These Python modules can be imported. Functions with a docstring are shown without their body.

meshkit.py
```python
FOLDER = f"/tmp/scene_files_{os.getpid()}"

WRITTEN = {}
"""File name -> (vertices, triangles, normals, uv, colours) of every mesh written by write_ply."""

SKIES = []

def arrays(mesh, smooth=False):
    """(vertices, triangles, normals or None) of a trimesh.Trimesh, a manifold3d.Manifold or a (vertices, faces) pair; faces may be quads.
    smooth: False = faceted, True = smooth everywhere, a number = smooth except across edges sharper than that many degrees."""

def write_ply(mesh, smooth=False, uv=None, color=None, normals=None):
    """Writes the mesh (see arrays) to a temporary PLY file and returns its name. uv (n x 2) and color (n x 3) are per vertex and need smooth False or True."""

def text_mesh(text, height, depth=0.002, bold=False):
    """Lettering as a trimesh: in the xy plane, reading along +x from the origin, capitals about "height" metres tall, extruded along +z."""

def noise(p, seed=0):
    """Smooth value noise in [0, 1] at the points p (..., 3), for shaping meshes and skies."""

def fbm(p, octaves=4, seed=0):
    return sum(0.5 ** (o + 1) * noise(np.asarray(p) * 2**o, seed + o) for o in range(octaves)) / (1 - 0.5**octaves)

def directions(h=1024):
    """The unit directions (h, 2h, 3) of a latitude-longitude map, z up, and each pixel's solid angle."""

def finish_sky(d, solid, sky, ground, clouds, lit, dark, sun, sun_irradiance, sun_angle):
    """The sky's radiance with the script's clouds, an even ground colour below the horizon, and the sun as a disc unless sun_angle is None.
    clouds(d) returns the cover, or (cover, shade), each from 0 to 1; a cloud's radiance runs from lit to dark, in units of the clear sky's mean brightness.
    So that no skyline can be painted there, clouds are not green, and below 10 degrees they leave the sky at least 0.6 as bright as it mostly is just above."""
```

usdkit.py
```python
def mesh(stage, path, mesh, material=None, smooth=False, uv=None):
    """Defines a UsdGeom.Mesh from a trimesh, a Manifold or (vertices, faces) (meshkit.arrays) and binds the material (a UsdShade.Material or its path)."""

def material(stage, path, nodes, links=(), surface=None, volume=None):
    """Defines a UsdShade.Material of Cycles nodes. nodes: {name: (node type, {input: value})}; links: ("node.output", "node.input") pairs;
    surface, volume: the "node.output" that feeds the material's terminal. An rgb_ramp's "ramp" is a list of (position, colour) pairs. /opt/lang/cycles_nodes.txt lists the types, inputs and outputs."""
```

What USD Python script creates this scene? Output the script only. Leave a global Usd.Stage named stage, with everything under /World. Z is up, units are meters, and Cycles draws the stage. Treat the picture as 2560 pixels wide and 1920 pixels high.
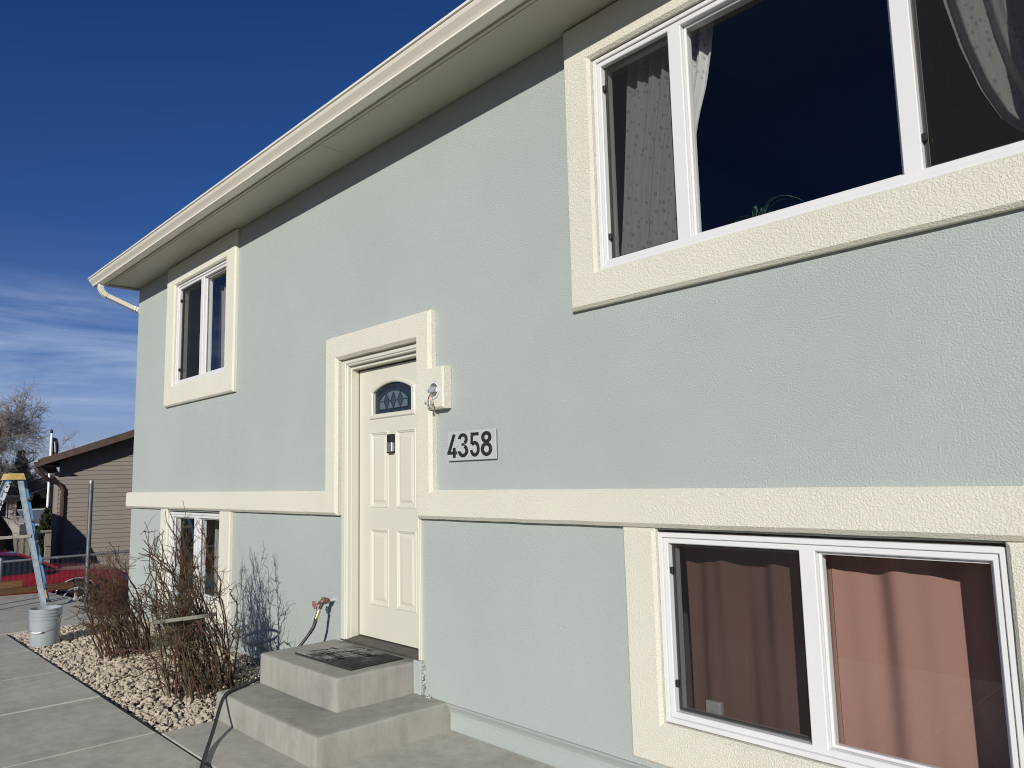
import math, random
import numpy as np
import trimesh
import manifold3d as m3
from shapely.geometry import Polygon, LineString, box as sbox
from shapely.ops import unary_union
from pxr import Usd, UsdGeom, UsdLux, UsdShade, Gf, Sdf, Vt
import usdkit, meshkit

stage = Usd.Stage.CreateInMemory()
UsdGeom.SetStageUpAxis(stage, "Z")
UsdGeom.SetStageMetersPerUnit(stage, 1.0)
UsdGeom.Xform.Define(stage, "/World")
UsdGeom.Scope.Define(stage, "/World/Looks")
PI = math.pi
rng = np.random.default_rng(7)

# ------------------------------------------------------------------ camera
# x runs along the house front, y points into the house, z is up; walkway level is z = 0
CAM = np.array([0.0, -3.155, 1.593])
YAW, PITCH, ROLL = math.radians(46.614), math.radians(7.057), math.radians(-1.3485)
fw = np.array([-math.sin(YAW) * math.cos(PITCH), math.cos(YAW) * math.cos(PITCH), math.sin(PITCH)])
r0 = np.cross(fw, [0, 0, 1]); r0 /= np.linalg.norm(r0); u0 = np.cross(r0, fw)
rt = r0 * math.cos(ROLL) + u0 * math.sin(ROLL)
up = -r0 * math.sin(ROLL) + u0 * math.cos(ROLL)
cam = UsdGeom.Camera.Define(stage, "/World/camera")
mat4 = Gf.Matrix4d(*rt, 0, *up, 0, *(-fw), 0, *CAM, 1)
cam.AddTransformOp().Set(mat4)
cam.CreateHorizontalApertureAttr(36.0)
cam.CreateVerticalApertureAttr(27.0)
cam.CreateFocalLengthAttr(36.0 * 0.7402)
cam.CreateClippingRangeAttr(Gf.Vec2f(0.05, 5000))
cam.CreateExposureAttr(-0.12)

# ------------------------------------------------------------------ sky and sun
SUN = np.array([0.69, -1.0, 0.405]); SUN /= np.linalg.norm(SUN)      # towards the sun
SKY_STRENGTH, SUN_INTENSITY = 0.067, 1.25
CLOUD = (6.6, 8.2, 11.2)
sky = UsdLux.DomeLight.Define(stage, "/World/sky")
sky_mat = usdkit.material(stage, "/World/Looks/sky_look", {
    "sky": ("sky_texture", {"sky_type": "single_scattering", "sun_disc": False, "sun_elevation": math.asin(SUN[2]),
                            "sun_rotation": math.atan2(SUN[0], SUN[1]), "altitude": 1500.0, "air_density": 1.0, "aerosol_density": 0.05, "ozone_density": 4.0}),
    "co": ("texture_coordinate", {}),
    "sat": ("hsv", {"saturation": 1.20}), "tin": ("mix", {"mix_type": "multiply", "fac": 1.0, "color2": (1.0, .80, 1.05)}),
    "sep": ("separate_xyz", {}),
    "mp": ("mapping", {"scale": (2.6, 2.6, 24.0), "location": (0.3, 1.7, 0.35)}),
    "n1": ("noise_texture", {"scale": 1.0, "detail": 9.0, "roughness": 0.62, "distortion": 0.4}),
    "mp2": ("mapping", {"scale": (1.2, 1.2, 6.0), "location": (4.3, 2.2, 0.0)}),
    "n2": ("noise_texture", {"scale": 1.0, "detail": 3.0, "roughness": 0.5}),
    "band": ("rgb_ramp", {"ramp": [(0.0, (.50,) * 3), (0.06, (.55,) * 3), (0.10, (.72,) * 3), (0.15, (.92,) * 3), (0.175, (.62,) * 3), (0.21, (.36,) * 3), (0.245, (.06,) * 3), (0.30, (.0,) * 3), (1.0, (0.0,) * 3)]}),
    "r1": ("rgb_ramp", {"ramp": [(0.34, (0.04,) * 3), (0.46, (.42,) * 3), (0.62, (1.0,) * 3)]}),
    "r2": ("rgb_ramp", {"ramp": [(0.3, (.72,) * 3), (0.6, (1.0,) * 3)]}),
    "m1": ("math", {"math_type": "multiply"}),
    "m2": ("math", {"math_type": "multiply"}),
    "mix": ("mix", {"color2": CLOUD}),
    "bg": ("background_shader", {"strength": SKY_STRENGTH}),
}, [("co.generated", "sep.vector"), ("co.generated", "mp.vector"), ("mp.vector", "n1.vector"), ("co.generated", "mp2.vector"), ("mp2.vector", "n2.vector"),
    ("sep.z", "band.fac"), ("n1.fac", "r1.fac"), ("n2.fac", "r2.fac"), ("band.color", "m1.value1"), ("r1.color", "m1.value2"),
    ("m1.value", "m2.value1"), ("r2.color", "m2.value2"), ("m2.value", "mix.fac"), ("sky.color", "sat.color"), ("sat.color", "tin.color1"), ("tin.color", "mix.color1"), ("mix.color", "bg.color")], surface="bg.background")
UsdShade.MaterialBindingAPI.Apply(sky.GetPrim()).Bind(sky_mat)
sky.GetPrim().SetCustomDataByKey("kind", "structure")
sky.GetPrim().SetCustomDataByKey("label", "deep blue sky with thin cloud low down")
sun = UsdLux.DistantLight.Define(stage, "/World/sun")
sun.CreateIntensityAttr(SUN_INTENSITY); sun.CreateAngleAttr(0.53); sun.CreateNormalizeAttr(True) if hasattr(sun, "CreateNormalizeAttr") else None
sun.CreateColorAttr(Gf.Vec3f(1.0, 0.955, 0.885))
zax = SUN; xax = np.cross([0, 0, 1], zax); xax /= np.linalg.norm(xax); yax = np.cross(zax, xax)
sun.AddTransformOp().Set(Gf.Matrix4d(*xax, 0, *yax, 0, *zax, 0, 0, 0, 50, 1))

# ------------------------------------------------------------------ helpers: scene tree
used = {}
def numbered(path):
    n = used.get(path, -1) + 1
    used[path] = n
    return path if n == 0 else f"{path}_{n:03d}"
LOC = {}
def tag(p, label=None, cat=None, group=None, kind=None):
    p = p.GetPrim() if hasattr(p, "GetPrim") else p
    for k, v in (("label", label), ("category", cat), ("group", group), ("kind", kind)):
        if v: p.SetCustomDataByKey(k, v)
    return p
def thing(name, label, cat, loc=(0, 0, 0), group=None, kind=None, turn=0):
    path = numbered("/World/" + name)
    x = UsdGeom.Xform.Define(stage, path)
    x.AddTranslateOp().Set(Gf.Vec3d(*map(float, loc)))
    if turn: x.AddRotateZOp().Set(float(turn))
    LOC[path] = np.array(loc, float)
    tag(x, label, cat, group, kind)
    return path
def part(parent, name, mesh, mat, smooth=False, label=None, kind=None):
    """one Mesh prim, given in world coordinates, under parent"""
    path = numbered(parent + "/" + name)
    v, f = (mesh.get() if isinstance(mesh, MB) else meshkit.arrays(mesh)[:2])
    root = parent
    while root not in LOC: root = root.rsplit("/", 1)[0]
    use, f = np.unique(f, return_inverse=True)[0], np.unique(f, return_inverse=True)[1].reshape(np.shape(f))
    v = np.asarray(v, float)[use] - LOC[root]
    p = usdkit.mesh(stage, path, (v, f), mat, smooth)
    tag(p, label=label, kind=kind)
    return path
def solo(name, mesh, mat, label=None, cat=None, kind=None, group=None, smooth=False):
    path = numbered("/World/" + name)
    v, f = (mesh.get() if isinstance(mesh, MB) else meshkit.arrays(mesh)[:2])
    p = usdkit.mesh(stage, path, (v, f), mat, smooth)
    tag(p, label, cat, group, kind)
    return path

# ------------------------------------------------------------------ helpers: shapes
def frame_of(pts):
    pts = np.asarray(pts, float)
    t = np.gradient(pts, axis=0); t /= np.maximum(np.linalg.norm(t, axis=1, keepdims=True), 1e-9)
    n = np.cross(t[0], [0, 0, 1.0])
    if np.linalg.norm(n) < 1e-3: n = np.cross(t[0], [1.0, 0, 0])
    n /= np.linalg.norm(n)
    N, B = [], []
    for k in range(len(pts)):
        n = n - t[k] * (n @ t[k]); n /= max(np.linalg.norm(n), 1e-9)
        N.append(n); B.append(np.cross(t[k], n))
    return pts, np.array(N), np.array(B)
class MB:
    """collects triangles and quads"""
    def __init__(s): s.v, s.f, s.n = [], [], 0
    def add(s, v, f):
        v = np.asarray(v, float); f = np.asarray(f, int)
        if f.shape[1] == 4: f = np.vstack([f[:, [0, 1, 2]], f[:, [0, 2, 3]]])
        s.v.append(v); s.f.append(f + s.n); s.n += len(v)
        return s
    def mesh(s, m):
        v, f, _ = meshkit.arrays(m); return s.add(v, f)
    def get(s): return np.vstack(s.v), np.vstack(s.f)
    def box(s, x0, x1, y0, y1, z0, z1, c=0.0, M=None):
        if c <= 0:
            v = np.array([[x, y, z] for x in (x0, x1) for y in (y0, y1) for z in (z0, z1)], float)
            f = [[0, 1, 3, 2], [4, 6, 7, 5], [0, 4, 5, 1], [2, 3, 7, 6], [0, 2, 6, 4], [1, 5, 7, 3]]
        else:
            P = []
            for x, dx in ((x0, c), (x1, -c)):
                for y, dy in ((y0, c), (y1, -c)):
                    for z, dz in ((z0, c), (z1, -c)):
                        P += [[x, y + dy, z + dz], [x + dx, y, z + dz], [x + dx, y + dy, z]]
            h = trimesh.convex.convex_hull(np.array(P, float))
            v, f = h.vertices, h.faces
        if M is not None:
            v = np.c_[v, np.ones(len(v))] @ np.asarray(M).T; v = v[:, :3]
        return s.add(v, f)
    def tube(s, pts, r, n=6, cap=True):
        pts, N, B = frame_of(pts)
        r = np.broadcast_to(np.asarray(r, float), (len(pts),))
        a = np.arange(n) * 2 * PI / n
        ring = (np.cos(a)[None, :, None] * N[:, None] + np.sin(a)[None, :, None] * B[:, None]) * r[:, None, None] + pts[:, None]
        v = ring.reshape(-1, 3); f = []
        i = np.arange(len(pts) - 1)[:, None] * n; j = np.arange(n)[None]
        f = np.stack([i + j, i + (j + 1) % n, i + n + (j + 1) % n, i + n + j], -1).reshape(-1, 4)
        s.add(v, f)
        if cap:
            b = s.n - len(v)
            k = np.arange(1, n - 1)
            c0 = np.stack([np.zeros(n - 2, int), k + 1, k], 1); c1 = np.stack([np.zeros(n - 2, int), k, k + 1], 1) + (len(pts) - 1) * n
            s.f.append(np.vstack([c0, c1]) + b)
        return s
    def lathe(s, prof, origin=(0, 0, 0), axis=(0, 0, 1), n=32):
        """prof: (radius, height) pairs from bottom to top, outside first"""
        ax = np.asarray(axis, float); ax /= np.linalg.norm(ax)
        e = np.cross(ax, [0, 1, 0] if abs(ax[1]) < .9 else [1, 0, 0]); e /= np.linalg.norm(e); g = np.cross(ax, e)
        a = np.arange(n) * 2 * PI / n
        prof = np.asarray(prof, float)
        v = (prof[:, 0, None, None] * (np.cos(a)[None, :, None] * e + np.sin(a)[None, :, None] * g) + prof[:, 1, None, None] * ax + np.asarray(origin)).reshape(-1, 3)
        i = np.arange(len(prof) - 1)[:, None] * n; j = np.arange(n)[None]
        f = np.stack([i + j, i + (j + 1) % n, i + n + (j + 1) % n, i + n + j], -1).reshape(-1, 4)
        return s.add(v, f)
    def poly_y(s, pts, y0, y1, c=0.0):
        """polygon in (x, z) extruded from y0 (front) to y1"""
        v, f = wall_prism(Polygon(pts), y0, y1, c); return s.add(v, f)
    def prism_x(s, yz, x0, x1, flip=False):
        """profile in (y, z), extruded along x with caps"""
        P = Polygon(yz); m = trimesh.creation.extrude_polygon(P, x1 - x0, engine="earcut")
        v = m.vertices; w = np.c_[v[:, 2] + x0, v[:, 0], v[:, 1]]
        return s.add(w, m.faces)
    def prism_y(s, xz, y0, y1):
        P = Polygon(xz); m = trimesh.creation.extrude_polygon(P, y1 - y0, engine="earcut")
        v = m.vertices; w = np.c_[v[:, 0], y1 - v[:, 2], v[:, 1]]
        return s.add(w, m.faces)
    def prism_z(s, xy, z0, z1):
        P = xy if isinstance(xy, Polygon) else Polygon(xy)
        m = trimesh.creation.extrude_polygon(P, z1 - z0, engine="earcut"); v = m.vertices.copy(); v[:, 2] += z0
        return s.add(v, m.faces)

def resample(ring, seg, jit, seed):
    out = []
    n = len(ring)
    for k in range(n):
        a, b = np.array(ring[k]), np.array(ring[(k + 1) % n]); L = np.linalg.norm(b - a)
        m = max(1, int(round(L / seg))) if seg else 1
        t = np.arange(m) / m
        p = a + (b - a) * t[:, None]
        if jit and m > 1:
            d = (b - a) / L; nn = np.array([-d[1], d[0]])
            q = np.c_[p * 9.0, np.full(m, 3.3)]
            j = (meshkit.fbm(q, 3, seed) - 0.5) * 2.4 * jit; j[0] = 0
            p = p + nn * j[:, None]
        out += p.tolist()
    return np.array(out)
def wall_prism(poly, yf, yb, c=0.0, seg=0, jit=0.0, seed=0):
    """polygon in (x, z) facing -y with a chamfered front edge; edges broken into short uneven pieces"""
    rings = []
    for k, r in enumerate([poly.exterior, *poly.interiors]):
        p = np.array(r.coords)[:-1]
        area = 0.5 * np.sum(p[:, 0] * np.roll(p[:, 1], -1) - np.roll(p[:, 0], -1) * p[:, 1])
        if (area > 0) != (k == 0): p = p[::-1]
        rings.append(resample(p, seg, jit, seed + k))
    V, F, base, inner = [], [], 0, []
    for p in rings:
        n = len(p)
        d0 = p - np.roll(p, 1, 0); d1 = np.roll(p, -1, 0) - p
        d0 /= np.linalg.norm(d0, axis=1, keepdims=True); d1 /= np.linalg.norm(d1, axis=1, keepdims=True)
        n0 = np.c_[-d0[:, 1], d0[:, 0]]; n1 = np.c_[-d1[:, 1], d1[:, 0]]
        mm = n0 + n1; mm /= np.maximum((mm * mm).sum(1, keepdims=True), .3) / 2.0
        q = p + mm * c
        inner.append(q)
        layers = [(p, yb), (p, yf + c), (q, yf)] if c > 0 else [(p, yb), (p, yf)]
        for pp, y in layers: V.append(np.c_[pp[:, 0], np.full(n, y), pp[:, 1]])
        j = np.arange(n)
        for l in range(len(layers) - 1):
            a = base + l * n
            F.append(np.stack([a + j, a + (j + 1) % n, a + n + (j + 1) % n, a + n + j], 1))
        base += n * len(layers)
    F = np.vstack(F); F = np.vstack([F[:, [0, 1, 2]], F[:, [0, 2, 3]]])
    tv, tf = trimesh.creation.triangulate_polygon(Polygon(inner[0], inner[1:]), engine="earcut")
    a = tv[tf]; ar = (a[:, 1, 0] - a[:, 0, 0]) * (a[:, 2, 1] - a[:, 0, 1]) - (a[:, 2, 0] - a[:, 0, 0]) * (a[:, 1, 1] - a[:, 0, 1])
    tf = np.where((ar > 0)[:, None], tf, tf[:, ::-1])
    V.append(np.c_[tv[:, 0], np.full(len(tv), yf), tv[:, 1]]); F = np.vstack([F, tf + base]); base += len(tv)
    tv, tf = trimesh.creation.triangulate_polygon(Polygon(rings[0], rings[1:]), engine="earcut")
    a = tv[tf]; ar = (a[:, 1, 0] - a[:, 0, 0]) * (a[:, 2, 1] - a[:, 0, 1]) - (a[:, 2, 0] - a[:, 0, 0]) * (a[:, 1, 1] - a[:, 0, 1])
    tf = np.where((ar < 0)[:, None], tf, tf[:, ::-1])
    V.append(np.c_[tv[:, 0], np.full(len(tv), yb), tv[:, 1]]); F = np.vstack([F, tf + base])
    return np.vstack(V), F
def rect(x0, x1, z0, z1): return [(x0, z0), (x1, z0), (x1, z1), (x0, z1)]
def spline(pts, n=40):
    from scipy.interpolate import CubicSpline
    pts = np.asarray(pts, float)
    d = np.r_[0, np.cumsum(np.linalg.norm(np.diff(pts, axis=0), axis=1) ** .6)]
    return CubicSpline(d, pts)(np.linspace(0, d[-1], n))
def rotz(a, c=(0, 0, 0)):
    M = np.eye(4); M[:2, :2] = [[math.cos(a), -math.sin(a)], [math.sin(a), math.cos(a)]]; M[:3, 3] = c; return M
def hull_spheres(pts, r, sub=2):
    s = trimesh.creation.icosphere(sub, 1.0).vertices
    r = np.broadcast_to(r, (len(pts),))
    return trimesh.convex.convex_hull(np.vstack([s * q + np.array(p) for p, q in zip(pts, r)]))

# ------------------------------------------------------------------ materials
def look(name, nodes, links, surface): return usdkit.material(stage, "/World/Looks/" + name, nodes, links, surface=surface)
def plain(name, col, rough=0.5, metal=0.0, var=0.08, scale=3.0, bump=0.0, bscale=60.0, spec=0.5, extra=None, bdist=0.002):
    """a colour with soft mottling and, if asked, fine relief"""
    dark = tuple(c * (1 - var) for c in col); lite = tuple(min(1, c * (1 + var)) for c in col)
    nodes = {"co": ("geometry", {}), "n": ("noise_texture", {"scale": scale, "detail": 5.0, "roughness": 0.6}),
             "r": ("rgb_ramp", {"ramp": [(0.3, dark), (0.7, lite)]}),
             "p": ("principled_bsdf", {"roughness": rough, "metallic": metal, "specular_ior_level": spec, **(extra or {})})}
    links = [("co.position", "n.vector"), ("n.fac", "r.fac"), ("r.color", "p.base_color")]
    if bump:
        nodes["b"] = ("noise_texture", {"scale": bscale, "detail": 4.0, "roughness": 0.6}); nodes["bp"] = ("bump", {"strength": bump, "distance": bdist})
        links += [("co.position", "b.vector"), ("b.fac", "bp.height"), ("bp.normal", "p.normal")]
    return look(name, nodes, links, "p.BSDF")
def stucco(name, col, var, dist, scale, stretch=1.0):
    nodes = {"co": ("geometry", {}),
             "mp": ("mapping", {"scale": (1.0, 1.0, stretch)}),
             "n": ("noise_texture", {"scale": 0.9, "detail": 5.0, "roughness": 0.65}),
             "r": ("rgb_ramp", {"ramp": [(0.28, tuple(c * (1 - var) for c in col)), (0.72, tuple(c * (1 + var * .6) for c in col))]}),
             "n2": ("noise_texture", {"scale": scale, "detail": 4.0, "roughness": 0.6, "distortion": 0.25}),
             "r2": ("rgb_ramp", {"ramp": [(0.26, (0, 0, 0)), (0.45, (.42,) * 3), (0.6, (.85,) * 3), (0.76, (1, 1, 1))]}),
             "n3": ("noise_texture", {"scale": scale * 4.3, "detail": 3.0, "roughness": 0.6}),
             "a": ("math", {"math_type": "multiply_add", "value2": 0.28}),
             "n4": ("noise_texture", {"scale": 5.0, "detail": 2.0}),
             "a2": ("math", {"math_type": "multiply_add", "value2": 0.9}),
             "bp": ("bump", {"strength": 1.0, "distance": dist}),
             "p": ("principled_bsdf", {"roughness": 0.85, "specular_ior_level": 0.2})}
    links = [("co.position", "mp.vector"), ("co.position", "n.vector"), ("n.fac", "r.fac"), ("r.color", "p.base_color"), ("mp.vector", "n2.vector"), ("n2.fac", "r2.fac"),
             ("mp.vector", "n3.vector"), ("n3.fac", "a.value1"), ("r2.color", "a.value3"), ("co.position", "n4.vector"), ("n4.fac", "a2.value1"), ("a.value", "a2.value3"),
             ("a2.value", "bp.height"), ("bp.normal", "p.normal")]
    return look(name, nodes, links, "p.BSDF")
def concrete(name, col, bump=0.35):
    nodes = {"co": ("geometry", {}),
             "n": ("noise_texture", {"scale": 1.6, "detail": 8.0, "roughness": 0.68}),
             "r": ("rgb_ramp", {"ramp": [(0.3, tuple(c * .80 for c in col)), (0.5, col), (0.72, tuple(c * 1.13 for c in col))]}),
             "mps": ("mapping", {"scale": (5.0, 5.0, 1.1)}), "ns": ("noise_texture", {"scale": 2.2, "detail": 4.0, "roughness": .6}),
             "rs": ("rgb_ramp", {"ramp": [(0.32, (.86,) * 3), (0.6, (1.04,) * 3)]}), "mu": ("mix", {"mix_type": "multiply", "fac": 1.0}),
             "v": ("voronoi_texture", {"scale": 26.0, "randomness": 1.0}), "rv": ("rgb_ramp", {"ramp": [(0.03, (.72,) * 3), (0.07, (1, 1, 1))]}), "mv": ("mix", {"mix_type": "multiply", "fac": .55}),
             "n2": ("noise_texture", {"scale": 130.0, "detail": 5.0, "roughness": 0.7}), "mp": ("mapping", {"scale": (30.0, 260.0, 60.0)}), "n3": ("noise_texture", {"scale": 1.0, "detail": 2.0}),
             "a": ("math", {"math_type": "multiply_add", "value2": 0.5}),
             "bp": ("bump", {"strength": bump, "distance": 0.004}), "p": ("principled_bsdf", {"roughness": 0.8, "specular_ior_level": 0.25})}
    links = [("co.position", "n.vector"), ("n.fac", "r.fac"), ("co.position", "mps.vector"), ("mps.vector", "ns.vector"), ("ns.fac", "rs.fac"), ("r.color", "mu.color1"), ("rs.color", "mu.color2"),
             ("co.position", "v.vector"), ("v.distance", "rv.fac"), ("mu.color", "mv.color1"), ("rv.color", "mv.color2"), ("mv.color", "p.base_color"),
             ("co.position", "n2.vector"), ("co.position", "mp.vector"), ("mp.vector", "n3.vector"), ("n3.fac", "a.value1"), ("n2.fac", "a.value3"), ("a.value", "bp.height"), ("bp.normal", "p.normal")]
    return look(name, nodes, links, "p.BSDF")
def island(name, ramp, rough=0.8, bump=0.0, spec=0.3, extra=None):
    """each loose piece of the mesh takes its own colour from the ramp"""
    nodes = {"g": ("geometry", {}), "r": ("rgb_ramp", {"ramp": ramp}), "n": ("noise_texture", {"scale": 55.0, "detail": 4.0, "roughness": .6}), "r2": ("rgb_ramp", {"ramp": [(.3, (.74,) * 3), (.7, (1.1,) * 3)]}),
             "m": ("mix", {"mix_type": "multiply", "fac": 1.0}), "p": ("principled_bsdf", {"roughness": rough, "specular_ior_level": spec, **(extra or {})})}
    links = [("g.random_per_island", "r.fac"), ("g.position", "n.vector"), ("n.fac", "r2.fac"), ("r.color", "m.color1"), ("r2.color", "m.color2"), ("m.color", "p.base_color")]
    if bump:
        nodes["bp"] = ("bump", {"strength": bump, "distance": .004}); links += [("n.fac", "bp.height"), ("bp.normal", "p.normal")]
    return look(name, nodes, links, "p.BSDF")
def wood(name, a, b, axis=1, rough=.7):
    sc = [14.0, 14.0, 14.0]; sc[axis] = 1.0
    nodes = {"g": ("geometry", {}), "mp": ("mapping", {"scale": tuple(sc)}), "n": ("noise_texture", {"scale": 3.0, "detail": 6.0, "roughness": .65, "distortion": .6}),
             "r": ("rgb_ramp", {"ramp": [(.3, a), (.7, b)]}), "bp": ("bump", {"strength": .5, "distance": .004}), "p": ("principled_bsdf", {"roughness": rough, "specular_ior_level": .25})}
    return look(name, nodes, [("g.position", "mp.vector"), ("mp.vector", "n.vector"), ("n.fac", "r.fac"), ("r.color", "p.base_color"), ("n.fac", "bp.height"), ("bp.normal", "p.normal")], "p.BSDF")

WALL = stucco("sage_stucco", (0.402, 0.440, 0.417), .06, .0030, 128.0)
TRIM = stucco("cream_stucco", (0.680, 0.664, 0.556), .05, .0033, 122.0)
PAINT = plain("cream_paint", (0.575, 0.562, 0.470), .38, var=.02, bump=.08, bscale=25)
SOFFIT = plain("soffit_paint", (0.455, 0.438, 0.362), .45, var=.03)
GUTTER = plain("gutter_enamel", (0.72, 0.685, 0.585), .32, var=.02)
VINYL = plain("white_vinyl", (0.64, 0.64, 0.635), .35, var=.025)
CONC = concrete("step_concrete", (0.305, 0.298, 0.260))
PATH = concrete("path_concrete", (0.43, 0.42, 0.362), .45)
BLACKP = plain("black_plastic", (0.018, 0.018, 0.019), .4, var=.2)
RUBBER = plain("black_rubber", (0.022, 0.023, 0.023), .5, var=.25, scale=20)
STEEL = plain("galvanised_steel", (0.40, 0.41, 0.42), .42, .75, var=.18, scale=14)
CHROME = plain("chrome", (0.80, 0.80, 0.80), .34, .55, var=.03)
ALU = plain("brushed_aluminium", (0.55, 0.56, 0.57), .35, .85, var=.1, scale=8)
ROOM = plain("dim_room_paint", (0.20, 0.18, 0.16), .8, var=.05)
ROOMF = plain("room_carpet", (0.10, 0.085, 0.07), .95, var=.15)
def glass(name, refl=1.0, tint=(.93, .95, .95)):
    return look(name, {"t": ("transparent_bsdf", {"color": tint}), "gl": ("glossy_bsdf", {"color": (refl,) * 3, "roughness": 0.0}), "fr": ("fresnel", {}), "ge": ("geometry", {}), "io": ("math", {"math_type": "multiply_add", "value2": 1 / 1.62 - 1.62, "value3": 1.62}),
                       "m": ("mix_closure", {})}, [("ge.backfacing", "io.value1"), ("io.value", "fr.IOR"), ("fr.fac", "m.fac"), ("t.BSDF", "m.closure1"), ("gl.BSDF", "m.closure2")], "m.closure")
GLASS = glass("window_glass")
DARKGLASS = look("dark_glass", {"p": ("principled_bsdf", {"base_color": (.012, .014, .018), "roughness": .04})}, [], "p.BSDF")
SCREEN = look("insect_screen", {"g": ("geometry", {}), "mp": ("mapping", {"scale": (260.0, 260.0, 5.0)}), "n": ("noise_texture", {"scale": 1.0, "detail": 2.0, "roughness": .6}),
                                "r": ("rgb_ramp", {"ramp": [(.25, (.47,) * 3), (.55, (.50,) * 3), (.74, (.57,) * 3)]}),
                                "t": ("transparent_bsdf", {}), "d": ("diffuse_bsdf", {"color": (.022, .021, .020)}), "m": ("mix_closure", {})},
              [("g.position", "mp.vector"), ("mp.vector", "n.vector"), ("n.fac", "r.fac"), ("r.color", "m.fac"), ("t.BSDF", "m.closure1"), ("d.BSDF", "m.closure2")], "m.closure")
def cloth(name, col, leaf=None, transl=.3):
    nodes = {"g": ("geometry", {}), "n": ("noise_texture", {"scale": 240.0, "detail": 2.0}), "r": ("rgb_ramp", {"ramp": [(.3, tuple(c * .9 for c in col)), (.7, col)]}),
             "d": ("diffuse_bsdf", {"roughness": .3}), "t": ("translucent_bsdf", {}), "m": ("mix_closure", {"fac": transl})}
    links = [("g.position", "n.vector"), ("n.fac", "r.fac"), ("d.BSDF", "m.closure1"), ("t.BSDF", "m.closure2")]
    if leaf:
        nodes["mp"] = ("mapping", {"scale": (44.0, 18.0, 25.0), "rotation": (0, .5, 0)}); nodes["v"] = ("voronoi_texture", {"scale": 1.0, "randomness": 1.0}); nodes["rv"] = ("rgb_ramp", {"ramp": [(.24, leaf), (.29, (1, 1, 1))]})
        nodes["mu"] = ("mix", {"mix_type": "multiply", "fac": 1.0})
        links += [("g.position", "mp.vector"), ("mp.vector", "v.vector"), ("v.distance", "rv.fac"), ("r.color", "mu.color1"), ("rv.color", "mu.color2"), ("mu.color", "d.color"), ("mu.color", "t.color")]
    else: links += [("r.color", "d.color"), ("r.color", "t.color")]
    return look(name, nodes, links, "m.closure")
LACE = cloth("leaf_print_cloth", (.70, .69, .67), (.70, .69, .69))
PINK = cloth("terracotta_cloth", (.335, .188, .158), None, .12)
PINK2 = cloth("dusty_rose_cloth", (.36, .29, .30), None, .25)
GREYC = cloth("grey_cloth", (.30, .30, .31), None, .2)

# ------------------------------------------------------------------ ground, path, patio
def sstep(t): t = np.clip(t, 0, 1); return t * t * (3 - 2 * t)
def ground_z(x, y):
    near = np.full_like(x, -0.10)
    low = -0.72 - 0.004 * np.clip(-x - 30, 0, 200)
    side = -0.16 - 0.56 * sstep((-10.9 - x) / 2.4)
    z = np.where(y > -0.09, np.where(x < -10.5, side, near), near)
    z = np.where(x < -13.93, low, z)
    return z + 0.03 * (meshkit.fbm(np.stack([x * .7, y * .7, 0 * x], -1), 3, 4) - .5) * (x < -14)
xs = np.unique(np.r_[-1500, -700, -300, -150, -100, np.arange(-80, -15, 2.5), np.arange(-15, -13.95, .25), -13.935, -13.925, np.arange(-13.75, -10.5, .25), -10.51, -10.49, np.arange(-10, 4, 1.0), np.arange(5, 60, 6), 120, 300, 700, 1500])
ys = np.unique(np.r_[-1500, -700, -300, -150, np.arange(-80, -6, 6), np.arange(-5, -.5, .5), -.095, -.085, np.arange(.25, 6, .5), np.arange(7, 60, 5), 100, 300, 700, 1500])
X, Y = np.meshgrid(xs, ys, indexing="ij")
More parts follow.
